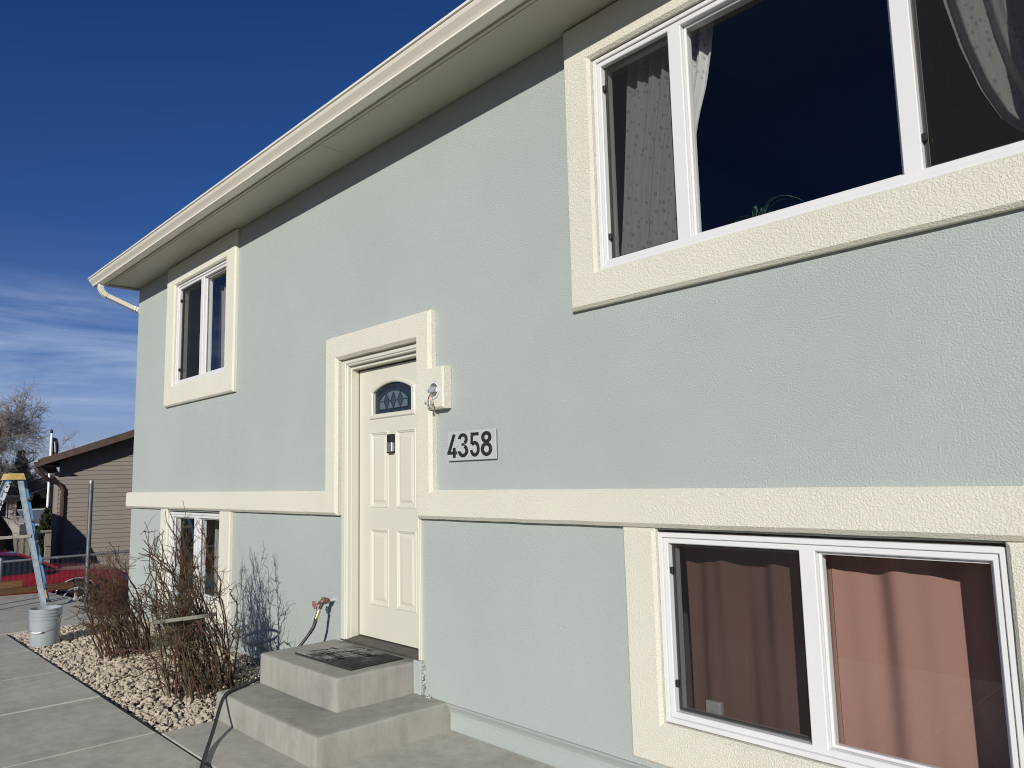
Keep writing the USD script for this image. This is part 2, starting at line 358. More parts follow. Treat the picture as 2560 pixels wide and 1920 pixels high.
Zg = ground_z(X, Y)
V = np.stack([X, Y, Zg], -1).reshape(-1, 3); ny = len(ys)
i, j = np.meshgrid(np.arange(len(xs) - 1), np.arange(ny - 1), indexing="ij"); a = (i * ny + j).ravel()
SOIL = look("dry_yard", {"g": ("geometry", {}), "n": ("noise_texture", {"scale": .35, "detail": 6.0, "roughness": .65}), "r": ("rgb_ramp", {"ramp": [(.3, (.115, .095, .062)), (.5, (.17, .15, .095)), (.7, (.21, .20, .165))]}),
                         "n2": ("noise_texture", {"scale": 40.0, "detail": 4.0}), "r2": ("rgb_ramp", {"ramp": [(.3, (.7,) * 3), (.7, (1.15,) * 3)]}), "m": ("mix", {"mix_type": "multiply", "fac": 1.0}),
                         "bp": ("bump", {"strength": .8, "distance": .03}), "p": ("principled_bsdf", {"roughness": .95, "specular_ior_level": .1})},
            [("g.position", "n.vector"), ("n.fac", "r.fac"), ("g.position", "n2.vector"), ("n2.fac", "r2.fac"), ("r.color", "m.color1"), ("r2.color", "m.color2"), ("m.color", "p.base_color"), ("n2.fac", "bp.height"), ("bp.normal", "p.normal")], "p.BSDF")
solo("ground", (V, np.stack([a, a + ny, a + ny + 1, a + 1], 1)), SOIL, kind="structure", label="dry yard ground falling away behind the patio")

path = thing("path", "grey concrete walkway of jointed slabs along the gravel bed", "path", (-5, -1.3, 0), kind="structure")
jx = [-10.245, -9.03, -7.79, -6.63, -5.405, -4.19, -2.98, -1.77, -.56, .65, 1.9, 3.1]
for k in range(len(jx) - 1):
    m = MB(); m.box(jx[k] + .004, jx[k + 1] - .004, -3.4, -1.316, -.14, 0.0 + .002 * ((k * 7) % 3 - 1), c=.008); part(path, "slab", m, PATH)
m = MB(); m.box(-5.375, -2.2, -1.300, 0.03, -.14, -.004, c=.007); part(path, "apron_slab", m, PATH)
m = MB(); m.box(-2.192, 3.1, -1.300, 0.03, -.14, -.005, c=.007); part(path, "apron_slab", m, PATH)
patio = thing("patio", "grey concrete patio slab at the left corner of the house", "patio", (-12, -2, 0), kind="structure")
m = MB(); m.prism_z([(-13.87, -.78), (-13.72, -.15), (-11.4, -.065), (-10.262, -.05), (-10.262, -3.4), (-13.9, -3.4)], -.16, .001); part(patio, "slab", m, PATH)
m = MB(); m.box(-13.87, -10.262, -5.5, -3.41, -.16, -.001, c=.006); part(patio, "slab", m, PATH)

# ------------------------------------------------------------------ the house
house = thing("house", "sage green stucco house with cream trim and white eave gutter", "house", (-5.0, 0.0, 0.0))
HX0, HX1 = -10.45, 2.4
ZS = 4.188                                    # soffit
W1 = (-2.60, -.455, 2.71, 3.931); W2 = (-9.02, -7.565, 2.744, 3.925); W3 = (-2.30, -.80, .41, 1.308); W4 = (-9.05, -7.60, .40, 1.30)
DO = (-5.296, -4.262, .36, 2.548)              # rough opening of the door
outer = Polygon(rect(HX0, HX1, .165, ZS + .06))
holes = [Polygon(rect(*w)).buffer(.012, join_style=2) for w in (W1, W2, W3, W4)] + [Polygon(rect(DO[0], DO[1], .05, DO[3]))]
wp = outer
for h in holes: wp = wp.difference(h)
part(house, "wall", wall_prism(wp, 0.0, .16, .004, .06, .0012, 3), WALL, label="sage green stucco front wall")
m = MB()                                        # foundation strip set back below a sloping edge, broken by the doorway
for xa, xb in ((HX0 + .001, DO[0]), (DO[1], HX1)):
    m.prism_x([(.0, .1645), (.006, .148), (.020, .128), (.030, .108), (.033, .085), (.033, -.4), (.15, -.4), (.15, .1645)], xa, xb)
part(house, "foundation", m, WALL)
m = MB(); m.box(HX0, HX0 + .16, .162, 7.0, -.75, ZS + .06); part(house, "wall", m, WALL)
m = MB(); m.box(HX1 - .16, HX1, .162, 7.0, -.4, ZS + .06); part(house, "wall", m, WALL)
m = MB(); m.box(HX0 + .161, HX1 - .161, 6.84, 7.0, -.7, ZS + .06); part(house, "wall", m, WALL)
# gables and roof
for xa in (HX0, HX1 - .16):
    m = MB(); m.prism_x([(0.02, ZS + .0605), (6.98, ZS + .0605), (3.5, ZS + 1.25)], xa, xa + .16); part(house, "gable", m, WALL)
SHING = look("roof_shingles", {"g": ("geometry", {}), "b": ("brick_texture", {"scale": 4.0, "color1": (.10, .095, .09), "color2": (.16, .15, .14), "mortar": (.04, .04, .04), "mortar_size": .012}), "p": ("principled_bsdf", {"roughness": .9})},
             [("g.position", "b.vector"), ("b.color", "p.base_color")], "p.BSDF")
m = MB(); sl = 1.25 / 3.5
def zroof(y): return ZS + .105 + (y + .40) * .34
m.prism_x([(-.425, zroof(-.425)), (3.5, zroof(3.5)), (7.40, zroof(-.40)), (7.40, zroof(-.40) + .05), (3.5, zroof(3.5) + .05), (-.425, zroof(-.425) + .05)], HX0 - .06, HX1 + .2)
part(house, "roof", m, SHING)
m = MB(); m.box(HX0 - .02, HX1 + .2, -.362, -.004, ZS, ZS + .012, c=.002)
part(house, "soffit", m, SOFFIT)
m = MB()
for xx in (-5.06, -1.4): m.box(xx - .0015, xx + .0015, -.35, -.14, ZS - .0012, ZS - .0002)
part(house, "soffit_joint", m, plain("joint_caulk", (.20, .19, .16), .7))  # thin dark lines at the soffit panel joints
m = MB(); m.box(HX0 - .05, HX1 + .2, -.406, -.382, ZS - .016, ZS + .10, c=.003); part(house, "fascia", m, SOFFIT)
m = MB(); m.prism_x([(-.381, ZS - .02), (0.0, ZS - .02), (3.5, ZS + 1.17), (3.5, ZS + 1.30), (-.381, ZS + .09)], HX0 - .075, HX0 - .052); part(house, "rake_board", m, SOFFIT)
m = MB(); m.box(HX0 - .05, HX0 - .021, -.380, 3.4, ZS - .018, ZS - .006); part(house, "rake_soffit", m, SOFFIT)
# K-style gutter: ogee front, rolled lip
gx0, gx1 = -10.70, HX1 + .3
prof = [(-.4075, 4.300), (-.4075, 4.186), (-.491, 4.181), (-.499, 4.185), (-.499, 4.199), (-.509, 4.214), (-.536, 4.244), (-.544, 4.262), (-.544, 4.270), (-.556, 4.272), (-.556, 4.288), (-.537, 4.288), (-.537, 4.264), (-.529, 4.247), (-.502, 4.217), (-.491, 4.200), (-.491, 4.190), (-.414, 4.193), (-.414, 4.300)]
m = MB(); m.prism_x(prof, gx0, gx1); part(house, "gutter", m, GUTTER)
m = MB(); m.prism_x(prof[:11] + [(-.540, 4.300)], gx0 - .002, gx0 + .0); part(house, "gutter_end_cap", m, GUTTER)
m = MB()
for xx in np.arange(-9.9, 2, 1.2): m.tube([(xx, -.414, 4.270), (xx, -.538, 4.276)], .005, 6)
part(house, "gutter_hanger", m, ALU)
# downspout: outlet, ribbed elbow, sloped run back to the corner, elbow, drop
def rect_sweep(pts, wx, wn, rib=None):
    pts = np.asarray(pts, float); t = np.gradient(pts, axis=0); t /= np.linalg.norm(t, axis=1, keepdims=True)
    nrm = np.cross(t, [1.0, 0, 0]); V, F = [], []
    for k in range(len(pts)):
        s_ = 1.0 + (rib[k] if rib is not None else 0)
        c = .16
        for (a_, b_) in ((-1, -1 + c), (-1 + c, -1), (1 - c, -1), (1, -1 + c), (1, 1 - c), (1 - c, 1), (-1 + c, 1), (-1, 1 - c)):
            V.append(pts[k] + np.array([a_ * wx * s_, 0, 0]) + nrm[k] * b_ * wn * s_)
    for k in range(len(pts) - 1):
        for q in range(8): F.append([k * 8 + q, k * 8 + (q + 1) % 8, (k + 1) * 8 + (q + 1) % 8, (k + 1) * 8 + q])
    return np.array(V), np.array(F)
dx_ = -10.50
el = [(dx_, -.452, 4.19), (dx_, -.452, 4.155)]
for a_ in np.linspace(0, 1, 23): el.append((dx_, -.452 + .075 * (1 - math.cos(a_ * 1.12)) * 1.75, 4.15 - .105 * math.sin(a_ * 1.12) / math.sin(1.12)))
e0 = np.array(el[-1]); d_ = np.array([0, .385, -.145])
rib = [0, 0] + [.13 * (k % 2) for k in range(23)]
dsp = MB(); dsp.add(*rect_sweep(el, .036, .029, rib)); part(house, "downspout_elbow", dsp, GUTTER)
m = MB(); run = [e0 - d_ * .03, e0 + d_ * .45, e0 + d_ * .84]; m.add(*rect_sweep(run, .0355, .0285)); part(house, "downspout_pipe", m, GUTTER)
e1 = np.array(run[-1]); el2, rib2 = [], []
for k in range(13):
    a_ = k / 12; el2.append((dx_, e1[1] + .155 * math.sin(a_ * 1.25) / math.sin(1.25), e1[2] - .03 * a_ - .10 * (1 - math.cos(a_ * 1.25)) / (1 - math.cos(1.25)))); rib2.append(.13 * (k % 2))
m = MB(); m.add(*rect_sweep(el2, .036, .029, rib2)); part(house, "downspout_elbow", m, GUTTER)
e2 = np.array(el2[-1]); m = MB(); m.add(*rect_sweep([e2, e2 + [0, .004, -.3], e2 + [0, .005, -3.9]], .036, .029)); part(house, "downspout_pipe", m, GUTTER)

# cream trim
BF = -.060
surround = Polygon([(-5.496, 1.333), (-5.315, 1.333), (-5.315, 2.563), (-4.258, 2.563), (-4.258, 1.333), (-4.088, 1.333), (-4.088, 2.756), (-5.496, 2.756)])
band = unary_union([surround, Polygon(rect(HX0 - .045, -5.49, 1.333, 1.524)), Polygon(rect(-4.10, HX1, 1.333, 1.524))])
part(house, "trim_band", wall_prism(band, BF, -.0015, .022, .05, .0022, 11), TRIM, label="cream stucco band that rises around the door")
m = MB(); m.box(HX0 - .045, HX0 - .001, .001, 6.9, 1.333, 1.524, c=.012); part(house, "trim_band", m, TRIM)
def ring(o, i_): return Polygon(rect(*o), [rect(*i_)])
part(house, "window_trim", wall_prism(ring((-2.800, -.255, 2.512, ZS - .003), (-2.603, -.452, 2.707, 3.934)), -.045, -.0015, .016, .05, .0012, 21), TRIM)
part(house, "window_trim", wall_prism(ring((-9.285, -7.335, 2.510, ZS - .003), (-9.023, -7.562, 2.741, 3.928)), -.045, -.0015, .016, .05, .0012, 22), TRIM)
part(house, "window_trim", wall_prism(Polygon([(-2.500, .205), (-.62, .19), (-.60, 1.331), (-.796, 1.331), (-.796, .406), (-2.303, .406), (-2.303, 1.331), (-2.505, 1.331)]), -.040, -.0015, .016, .05, .0018, 23), TRIM)
part(house, "window_trim", wall_prism(Polygon([(-9.27, .20), (-7.345, .20), (-7.345, 1.331), (-7.597, 1.331), (-7.597, .397), (-9.053, .397), (-9.053, 1.331), (-9.27, 1.331)]), -.040, -.0015, .010, .05, .002, 24), TRIM)
# light box beside the door
lb = part(house, "light_mounting_block", wall_prism(Polygon(rect(-4.105, -3.925, 2.062, 2.345), [[(-4.022 + .049 * math.cos(t), 2.188 + .052 * math.sin(t)) for t in np.linspace(0, 2 * PI, 25)[:-1]]]), -.075, -.0612 + .059, .012, .05, .0012, 31), TRIM)
m = MB(); m.lathe([(.060, -.0015), (.060, .004), (.047, .004), (.047, -.06), (.001, -.06)], (-4.022, -.076, 2.188), (0, -1, 0), 32); part(lb, "round_box", m, plain("box_paint", (.62, .63, .62), .4))
m = MB(); m.box(-4.072, -3.972, -.088, -.0815, 2.172, 2.204, c=.002); m.tube([(-4.055, -.082, 2.188), (-4.055, -.112, 2.188)], .003, 6); m.tube([(-3.99, -.082, 2.188), (-3.99, -.112, 2.188)], .003, 6); part(lb, "crossbar", m, plain("zinc_bar", (.55, .57, .58), .35, .5))
for k, (dx, dz, c_) in enumerate(((-.052, -.058, 0), (-.012, -.098, 1), (.022, -.078, 2))):
    p = spline([(-4.022, -.03, 2.17), (-4.022 + dx * .3, -.10, 2.165), (-4.022 + dx * .8, -.115, 2.17 + dz * .5), (-4.022 + dx, -.105, 2.17 + dz)], 14)
    m = MB(); m.tube(p, .0026, 6); w_ = part(lb, "wire", m, [plain("white_wire", (.7, .7, .68), .5), BLACKP, plain("bare_wire", (.5, .3, .16), .4, .6)][c_], smooth=True)
    m = MB(); e = p[-1]; m.lathe([(.002, .0), (.0075, -.002), (.006, -.018), (.001, -.02)], e, (dx * 2, 0, 1), 10); part(w_, "wire_nut", m, plain("wire_nut_%d" % k, (.16, .13, .09), .5))

# windows
def vframe(x0, x1, z0, z1, mull):
    """vinyl frame with a stepped face and a centre post"""
    m = MB()
    m.add(*wall_prism(Polygon(rect(x0, x1, z0, z1), [rect(x0 + .024, x1 - .024, z0 + .024, z1 - .024)]), -.012, .10, .003))
    inner = [rect(a_, b_, z0 + .052, z1 - .052) for a_, b_ in zip([x0 + .050] + [q[1] for q in mull], [q[0] for q in mull] + [x1 - .05])]
    m.add(*wall_prism(Polygon(rect(x0 + .0235, x1 - .0235, z0 + .0235, z1 - .0235), inner), -.001, .098, .004))
    return m, inner
def window(x0, x1, z0, z1, mull, screens, label):
    m, inner = vframe(x0, x1, z0, z1, mull)
    w = part(house, "window", m, VINYL, label=label)
    for k, r_ in enumerate(inner):
        (a_, c_), (b_, d_) = r_[0], r_[2]
        m = MB(); m.box(a_ - .004, b_ + .004, .040, .044, c_ - .004, d_ + .004)
        v, f = m.get(); v2 = np.array([[a_ - .004, .042, c_ - .004], [b_ + .004, .042, c_ - .004], [b_ + .004, .042, d_ + .004], [a_ - .004, .042, d_ + .004]])
        path_ = numbered(w + "/pane"); usdkit.mesh(stage, path_, (v2 - LOC[house], np.array([[0, 1, 2, 3]])), GLASS)
        m = MB(); m.add(*wall_prism(Polygon(rect(a_ + .001, b_ - .001, c_ + .001, d_ - .001), [rect(a_ + .014, b_ - .014, c_ + .014, d_ - .014)]), .030, .0405, .002))
        part(w, "glazing_bead", m, plain("screen_frame", (.10, .10, .10), .5) if k in screens else VINYL)
        if k in screens:
            v2 = np.array([[a_ + .008, .024, c_ + .008], [b_ - .008, .024, c_ + .008], [b_ - .008, .024, d_ - .008], [a_ + .008, .024, d_ - .008]])
            path_ = numbered(w + "/insect_screen"); usdkit.mesh(stage, path_, (v2 - LOC[house], np.array([[0, 1, 2, 3]])), SCREEN)
            for zz in (c_ + .13, d_ - .13):
                m = MB(); m.box(a_ + .002, a_ + .02, .004, .022, zz - .016, zz + .016, c=.002); part(w, "screen_clip", m, BLACKP)
    return w
window(*W1, [(-2.101, -2.022), (-1.027, -.953)], (0, 2), "large white three-pane upper window")
window(*W2, [(-8.331, -8.246)], (0,), "white two-pane upper window near the left corner")
window(*W3, [(-1.577, -1.506)], (0,), "white two-pane lower window with terracotta curtains")
window(*W4, [(-8.343, -8.252)], (), "white two-pane lower window behind the bushes")
# interior: floors, partitions, ceilings
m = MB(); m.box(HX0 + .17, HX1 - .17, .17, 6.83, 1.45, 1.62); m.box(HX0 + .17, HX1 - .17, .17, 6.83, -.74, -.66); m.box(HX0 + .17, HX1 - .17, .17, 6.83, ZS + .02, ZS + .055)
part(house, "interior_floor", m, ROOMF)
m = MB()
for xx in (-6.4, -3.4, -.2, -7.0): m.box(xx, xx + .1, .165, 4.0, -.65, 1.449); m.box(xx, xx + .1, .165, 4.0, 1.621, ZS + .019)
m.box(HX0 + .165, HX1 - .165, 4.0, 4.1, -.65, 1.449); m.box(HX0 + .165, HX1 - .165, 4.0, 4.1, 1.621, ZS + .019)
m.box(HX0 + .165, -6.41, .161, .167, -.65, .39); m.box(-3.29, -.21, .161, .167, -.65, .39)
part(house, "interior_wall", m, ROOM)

# the door
m = MB(); m.add(*wall_prism(Polygon([(-5.294, .405), (-5.205, .405), (-5.205, 2.500), (-4.284, 2.500), (-4.284, .395), (-4.262, .395), (-4.262, 2.546), (-5.294, 2.546)]), -.022, .012, .006))
m.add(*wall_prism(Polygon([(-5.272, .404), (-5.222, .404), (-5.222, 2.516), (-4.2805, 2.516), (-4.2805, .396), (-4.2655, .396), (-4.2655, 2.532), (-5.272, 2.532)]), -.031, -.0215, .004))
fr = part(house, "door_frame", m, PAINT)
m = MB(); m.add(*wall_prism(Polygon([(-5.293, .404), (-5.199, .404), (-5.199, 2.473), (-4.281, 2.473), (-4.281, .404), (-4.263, .404), (-4.263, 2.545), (-5.293, 2.545)]), .0122, .16, .002)); part(fr, "jamb", m, PAINT)
m = MB(); m.box(-5.199, -5.190, .079, .09, .43, 2.47); m.box(-4.29, -4.281, .079, .09, .43, 2.47); m.box(-5.19, -4.29, .079, .09, 2.463, 2.472); part(fr, "weatherstrip", m, BLACKP)
m = MB(); m.prism_x([(-.030, .396), (-.030, .408), (.03, .420), (.075, .425), (.13, .427), (.13, .396)], -5.282, -4.268); part(fr, "threshold", m, plain("bronze_sill", (.075, .07, .062), .55, .2, var=.25, scale=18))
SX0, SX1, SZ0, SZ1, SY = -5.1915, -4.2895, .432, 2.462, .080
def archpts(x0, x1, zs, zt, n=17):
    c = (x0 + x1) / 2; h = (x1 - x0) / 2; rise = zt - zs; R = (h * h + rise * rise) / (2 * rise); a0 = math.asin(h / R)
    return [(c + R * math.sin(t), zt - R + R * math.cos(t)) for t in np.linspace(a0, -a0, n)]
light_o = [(-5.040, 2.066), (-4.440, 2.066)] + archpts(-5.040, -4.440, 2.284, 2.360)
light_i = [(-4.992, 2.103), (-4.488, 2.103)] + archpts(-4.992, -4.488, 2.268, 2.330)
panels = [(-5.022, -4.802, 1.405, 1.955), (-4.676, -4.456, 1.405, 1.955), (-5.022, -4.802, .683, 1.224), (-4.676, -4.456, .683, 1.224)]
slab = Polygon(rect(SX0, SX1, SZ0, SZ1), [light_i] + [rect(*p) for p in panels])
door = part(house, "door", wall_prism(slab, SY, SY + .042, .0025), PAINT, label="cream panelled front door with an arched glass light")
for (a_, b_, c_, d_) in panels:                 # stamped panels: ogee valley then a raised field
    m = MB()
    o = [(0, 0.0), (.008, .002), (.014, .009), (.026, .009), (.046, .0012), (.050, .0012)]
    V, F = [], []
    for (ins, dep) in o:
        V += [[a_ + ins, SY + dep, c_ + ins], [b_ - ins, SY + dep, c_ + ins], [b_ - ins, SY + dep, d_ - ins], [a_ + ins, SY + dep, d_ - ins]]
    for k in range(len(o) - 1):
        for q in range(4): F.append([k * 4 + q, k * 4 + (q + 1) % 4, k * 4 + 4 + (q + 1) % 4, k * 4 + 4 + q])
    k = (len(o) - 1) * 4; F.append([k, k + 1, k + 2, k + 3]); m.add(V, F)
    # outer raised bead
    m.add(*wall_prism(Polygon(rect(a_ - .012, b_ + .012, c_ - .012, d_ + .012), [rect(a_, b_, c_, d_)]), SY - .004, SY + .002, .0035))
    part(door, "panel", m, PAINT)
m = MB(); m.add(*wall_prism(Polygon(light_o, [light_i]), SY - .012, SY + .003, .008)); part(door, "glass_surround", m, PAINT)
li2 = Polygon(light_i).buffer(.004)
m = MB(); v, f = trimesh.creation.triangulate_polygon(li2, engine="earcut")
OBSC = look("leaded_glass", {"g": ("geometry", {}), "n": ("noise_texture", {"scale": 70.0, "detail": 2.0}), "bp": ("bump", {"strength": .25, "distance": .002}),
                             "p": ("principled_bsdf", {"base_color": (.016, .024, .038), "roughness": .2, "specular_ior_level": .4})}, [("g.position", "n.vector"), ("n.fac", "bp.height"), ("bp.normal", "p.normal")], "p.BSDF")
OBSC2 = look("frosted_glass", {"p": ("principled_bsdf", {"base_color": (.085, .125, .145), "roughness": .4})}, [], "p.BSDF")
gl = part(door, "glass", (np.c_[v[:, 0], np.full(len(v), SY + .018), v[:, 1]], f[:, ::1]), OBSC)
# leaded pattern: frosted field with three diamonds, dark came lines
field = Polygon([(-4.930, 2.135), (-4.555, 2.135), (-4.555, 2.205)] + archpts(-4.930, -4.555, 2.205, 2.272, 13)[1:-1] + [(-4.930, 2.205)])
dias = [Polygon([(cx, 2.136), (cx + .034, 2.195), (cx, 2.256 - .006 * abs(k - 1)), (cx - .034, 2.195)]) for k, cx in enumerate((-4.832, -4.742, -4.652))]
m = MB(); m.add(*wall_prism(field, SY + .0165, SY + .0175)) ; part(gl, "frosted_field", m, OBSC2)
CAME = plain("lead_came", (.03, .036, .045), .45, .3)
for d_ in dias: m = MB(); m.add(*wall_prism(d_, SY + .0145, SY + .0163, .0006)); part(gl, "diamond", m, plain("bevel_glass", (.028, .05, .068), .12) if d_ is dias[0] else "/World/Looks/bevel_glass")
m = MB(); ls = [LineString([(-4.930, 2.195), (-4.866, 2.195)]), LineString([(-4.798, 2.195), (-4.776, 2.195)]), LineString([(-4.708, 2.195), (-4.686, 2.195)]), LineString([(-4.618, 2.195), (-4.555, 2.195)]), LineString(list(field.exterior.coords)), LineString([(-4.742, 2.275), (-4.742, 2.325)]), LineString([(-4.742, 2.105), (-4.742, 2.135)])] + [LineString(list(d_.exterior.coords)) for d_ in dias]
ls.append(LineString(archpts(-4.965, -4.515, 2.245, 2.305)))
for g_ in getattr(unary_union([l.buffer(.0028) for l in ls]), "geoms", [unary_union([l.buffer(.0028) for l in ls])]): m.add(*wall_prism(g_, SY + .0118, SY + .0143))
part(gl, "came", m, CAME)
# video doorbell on the door
bell = thing("doorbell", "black and silver video doorbell on the cream front door", "doorbell", (-4.735, SY, 1.865))
m = MB(); m.mesh(hull_spheres([(x, y, z) for x in (-4.762, -4.708) for y in (SY - .002, SY - .024) for z in (1.800, 1.932)], .006)); part(bell, "body", m, plain("doorbell_black", (.012, .012, .013), .25, var=.05), smooth=30)
m = MB(); m.box(-4.7668, -4.7015, SY - .0325, SY - .004, 1.806, 1.877, c=.004); part(bell, "silver_plate", m, plain("satin_nickel", (.50, .50, .50), .32, .9, var=.04))
m = MB(); m.lathe([(.0135, 0), (.0135, .003), (.010, .003), (.010, .0012), (.0, .0012)], (-4.734, SY - .0322, 1.846), (0, -1, 0), 24); part(bell, "button_ring", m, plain("button_grey", (.16, .16, .17), .3))
m = MB(); m.lathe([(.009, 0), (.009, .0015), (.0, .0035)], (-4.735, SY - .0298, 1.905), (0, -1, 0), 20); part(bell, "camera_lens", m, DARKGLASS)

# ------------------------------------------------------------------ house number
def stroke(pts, w): return LineString(pts).buffer(w / 2, cap_style=2, join_style=1, resolution=6)
def arc(cx, cz, rx, rz, a0, a1, n=26): return [(cx + rx * math.cos(math.radians(t)), cz + rz * math.sin(math.radians(t))) for t in np.linspace(a0, a1, n)]
SW = .138
def glyph(ch):                                  # unit height, width about .52
    if ch == "4": return unary_union([stroke([(.36, 1.0), (.075, .20)], SW), stroke([(.0, .205), (.50, .205)], SW * .92), stroke([(.355, .42), (.355, 0)], SW)])
    if ch == "3": return unary_union([stroke(arc(.25, .745, .175, .17, 175, -62), SW), stroke(arc(.25, .275, .19, .19, 68, -178), SW), stroke([(.18, .53), (.33, .535)], SW * .7)])
    if ch == "5": return unary_union([stroke([(.47, .92), (.085, .92)], SW * .94), stroke([(.115, .99), (.09, .52)], SW * .9), stroke(arc(.255, .325, .19, .245, 138, -170), SW)])
    return unary_union([stroke(arc(.255, .755, .165, .165, 0, 360), SW), stroke(arc(.255, .29, .19, .205, 0, 360), SW), stroke([(.16, .545), (.35, .545)], SW * .75)])
sign = thing("house_number_sign", "pale grey plate with black house number 4358 beside the door", "sign", (-3.705, 0, 1.81))
m = MB(); m.box(-3.945, -3.470, -.023, -.015, 1.712, 1.902, c=.0015); m.tube([(-3.845, .004, 1.803), (-3.845, -.016, 1.803)], .006, 8); m.tube([(-3.606, .004, 1.803), (-3.606, -.016, 1.803)], .006, 8)
part(sign, "plate", m, plain("sign_plate", (.42, .455, .432), .5, var=.02))
for ch, (xa, xb) in zip("4358", ((-3.948, -3.846), (-3.838, -3.735), (-3.716, -3.622), (-3.610, -3.504))):
    g = glyph(ch); m = MB(); b_ = g.bounds; kx, kz = (xb - xa) / (b_[2] - b_[0]), .155 / (b_[3] - b_[1]); to = lambda q: [(xa + (u_ - b_[0]) * kx, 1.732 + (w_ - b_[1]) * kz) for u_, w_ in q]
    for q in getattr(g, "geoms", [g]):
        P = Polygon(to(q.exterior.coords), [to(r_.coords) for r_ in q.interiors])
        m.add(*wall_prism(P, -.0265, -.0232, .0006))
    part(sign, "digit", m, BLACKP)
for xx in (-3.845, -3.606):
    m = MB(); m.lathe([(.003, 0), (.003, .0015), (0, .002)], (xx, -.0232, 1.803), (0, -1, 0), 10); part(sign, "screw", m, BLACKP)

# ------------------------------------------------------------------ steps, mat, tap, hose
def step_block(x0, x1, y0, z0, z1, r, wob, seed, y1=.03):
    """cast concrete block with worn rounded edges"""
    b = trimesh.creation.box((x1 - x0, y1 - y0, z1 - z0)); b.apply_translation(((x0 + x1) / 2, (y0 + y1) / 2, (z0 + z1) / 2))
    v, f = trimesh.remesh.subdivide_to_size(b.vertices, b.faces, .035)
    v = v.copy(); lo = np.array([x0, y0, z0 - 1]); hi = np.array([x1, y1 + 1, z1])
    c = np.clip(v, lo + r, hi - r); d = v - c; L = np.linalg.norm(d, axis=1, keepdims=True)
    v = np.where(L > r, c + d / np.maximum(L, 1e-9) * r, v)
    nz = np.stack([meshkit.fbm(v * 6 + s_, 4, seed) - .5 for s_ in (0, 17, 31)], 1)
    v = v + nz * wob
    return v, f
steps = thing("concrete_steps", "two grey cast concrete steps below the front door", "steps", (-4.8, -.4, 0))
part(steps, "step", step_block(-5.425, -4.022, -.925, -.12, .172, .016, .010, 3), CONC, smooth=40)
part(steps, "step", step_block(-5.418, -4.345, -.612, .10, .378, .016, .010, 8), CONC, smooth=40)
# broken stucco crust where wall, steps and door meet
cr = np.random.default_rng(5); m = MB()
for k in range(16):
    c_ = np.array([-4.245 + cr.normal(0, .012), -.012 + cr.normal(0, .01), .375 - .012 * k + cr.normal(0, .006)]); q = cr.normal(0, 1, (14, 3)); q /= np.linalg.norm(q, axis=1, keepdims=True)
    m.mesh(trimesh.convex.convex_hull(c_ + q * cr.uniform(.008, .02, 3)))
for k in range(24):
    t = k / 29; c_ = np.array([-4.22 + .19 * t + cr.normal(0, .01), -.02 + cr.normal(0, .008), .172 - .03 * t + cr.normal(0, .006) - (.14 * max(0, (t - .75) / .25))]); q = cr.normal(0, 1, (14, 3)); q /= np.linalg.norm(q, axis=1, keepdims=True)
    m.mesh(trimesh.convex.convex_hull(c_ + q * cr.uniform(.006, .016, 3)))
part(steps, "stucco_crust", m, WALL, kind="stuff")
m = MB(); m.box(-4.343, -4.262, -.028, .03, .172, .392, c=.004); part(steps, "stucco_patch", m, WALL)
# doormat with handwriting
MAT = look("worn_doormat", {"g": ("geometry", {}), "mp": ("mapping", {"location": (4.86, .23, 0)}), "n": ("noise_texture", {"scale": 5.5, "detail": 7.0, "roughness": .7}), "sx": ("separate_xyz", {}),
                            "mx": ("math", {"math_type": "multiply_add", "value2": -.55, "value3": -2.64}), "ad": ("math", {"math_type": "add"}), "my": ("math", {"math_type": "multiply_add", "value2": .30, "value3": .17}), "ad2": ("math", {"math_type": "add"}),
                            "r": ("rgb_ramp", {"ramp": [(.40, (.036, .036, .035)), (.56, (.075, .073, .068)), (.72, (.33, .315, .29))]}),
                            "n2": ("noise_texture", {"scale": 420.0, "detail": 2.0}), "bp": ("bump", {"strength": .6, "distance": .003}), "p": ("principled_bsdf", {"roughness": .95, "specular_ior_level": .1})},
           [("g.position", "n.vector"), ("g.position", "sx.vector"), ("sx.x", "mx.value1"), ("mx.value", "ad.value1"), ("n.fac", "ad.value2"), ("sx.y", "my.value1"), ("my.value", "ad2.value1"), ("ad.value", "ad2.value2"), ("ad2.value", "r.fac"),
            ("r.color", "p.base_color"), ("g.position", "n2.vector"), ("n2.fac", "bp.height"), ("bp.normal", "p.normal")], "p.BSDF")
mt = thing("doormat", "worn black doormat with handwritten lettering on the top step", "doormat", (-4.81, -.22, .378))
def mat_at(u, w): # u along x, w along y, slightly turned
    a_ = .012; return (-4.815 + u * math.cos(a_) - w * math.sin(a_), -.222 + u * math.sin(a_) + w * math.cos(a_))
m = MB(); m.prism_z([mat_at(-.37, -.232), mat_at(.37, -.232), mat_at(.37, .18), mat_at(-.37, .18)], .3795, .389); part(mt, "rubber_backing", m, BLACKP)
m = MB(); m.prism_z([mat_at(-.358, -.22), mat_at(.358, -.22), mat_at(.358, .17), mat_at(-.358, .17)], .3888, .3925); part(mt, "pile", m, MAT)
INK = plain("mat_ink", (.012, .012, .012), .95, spec=.05)
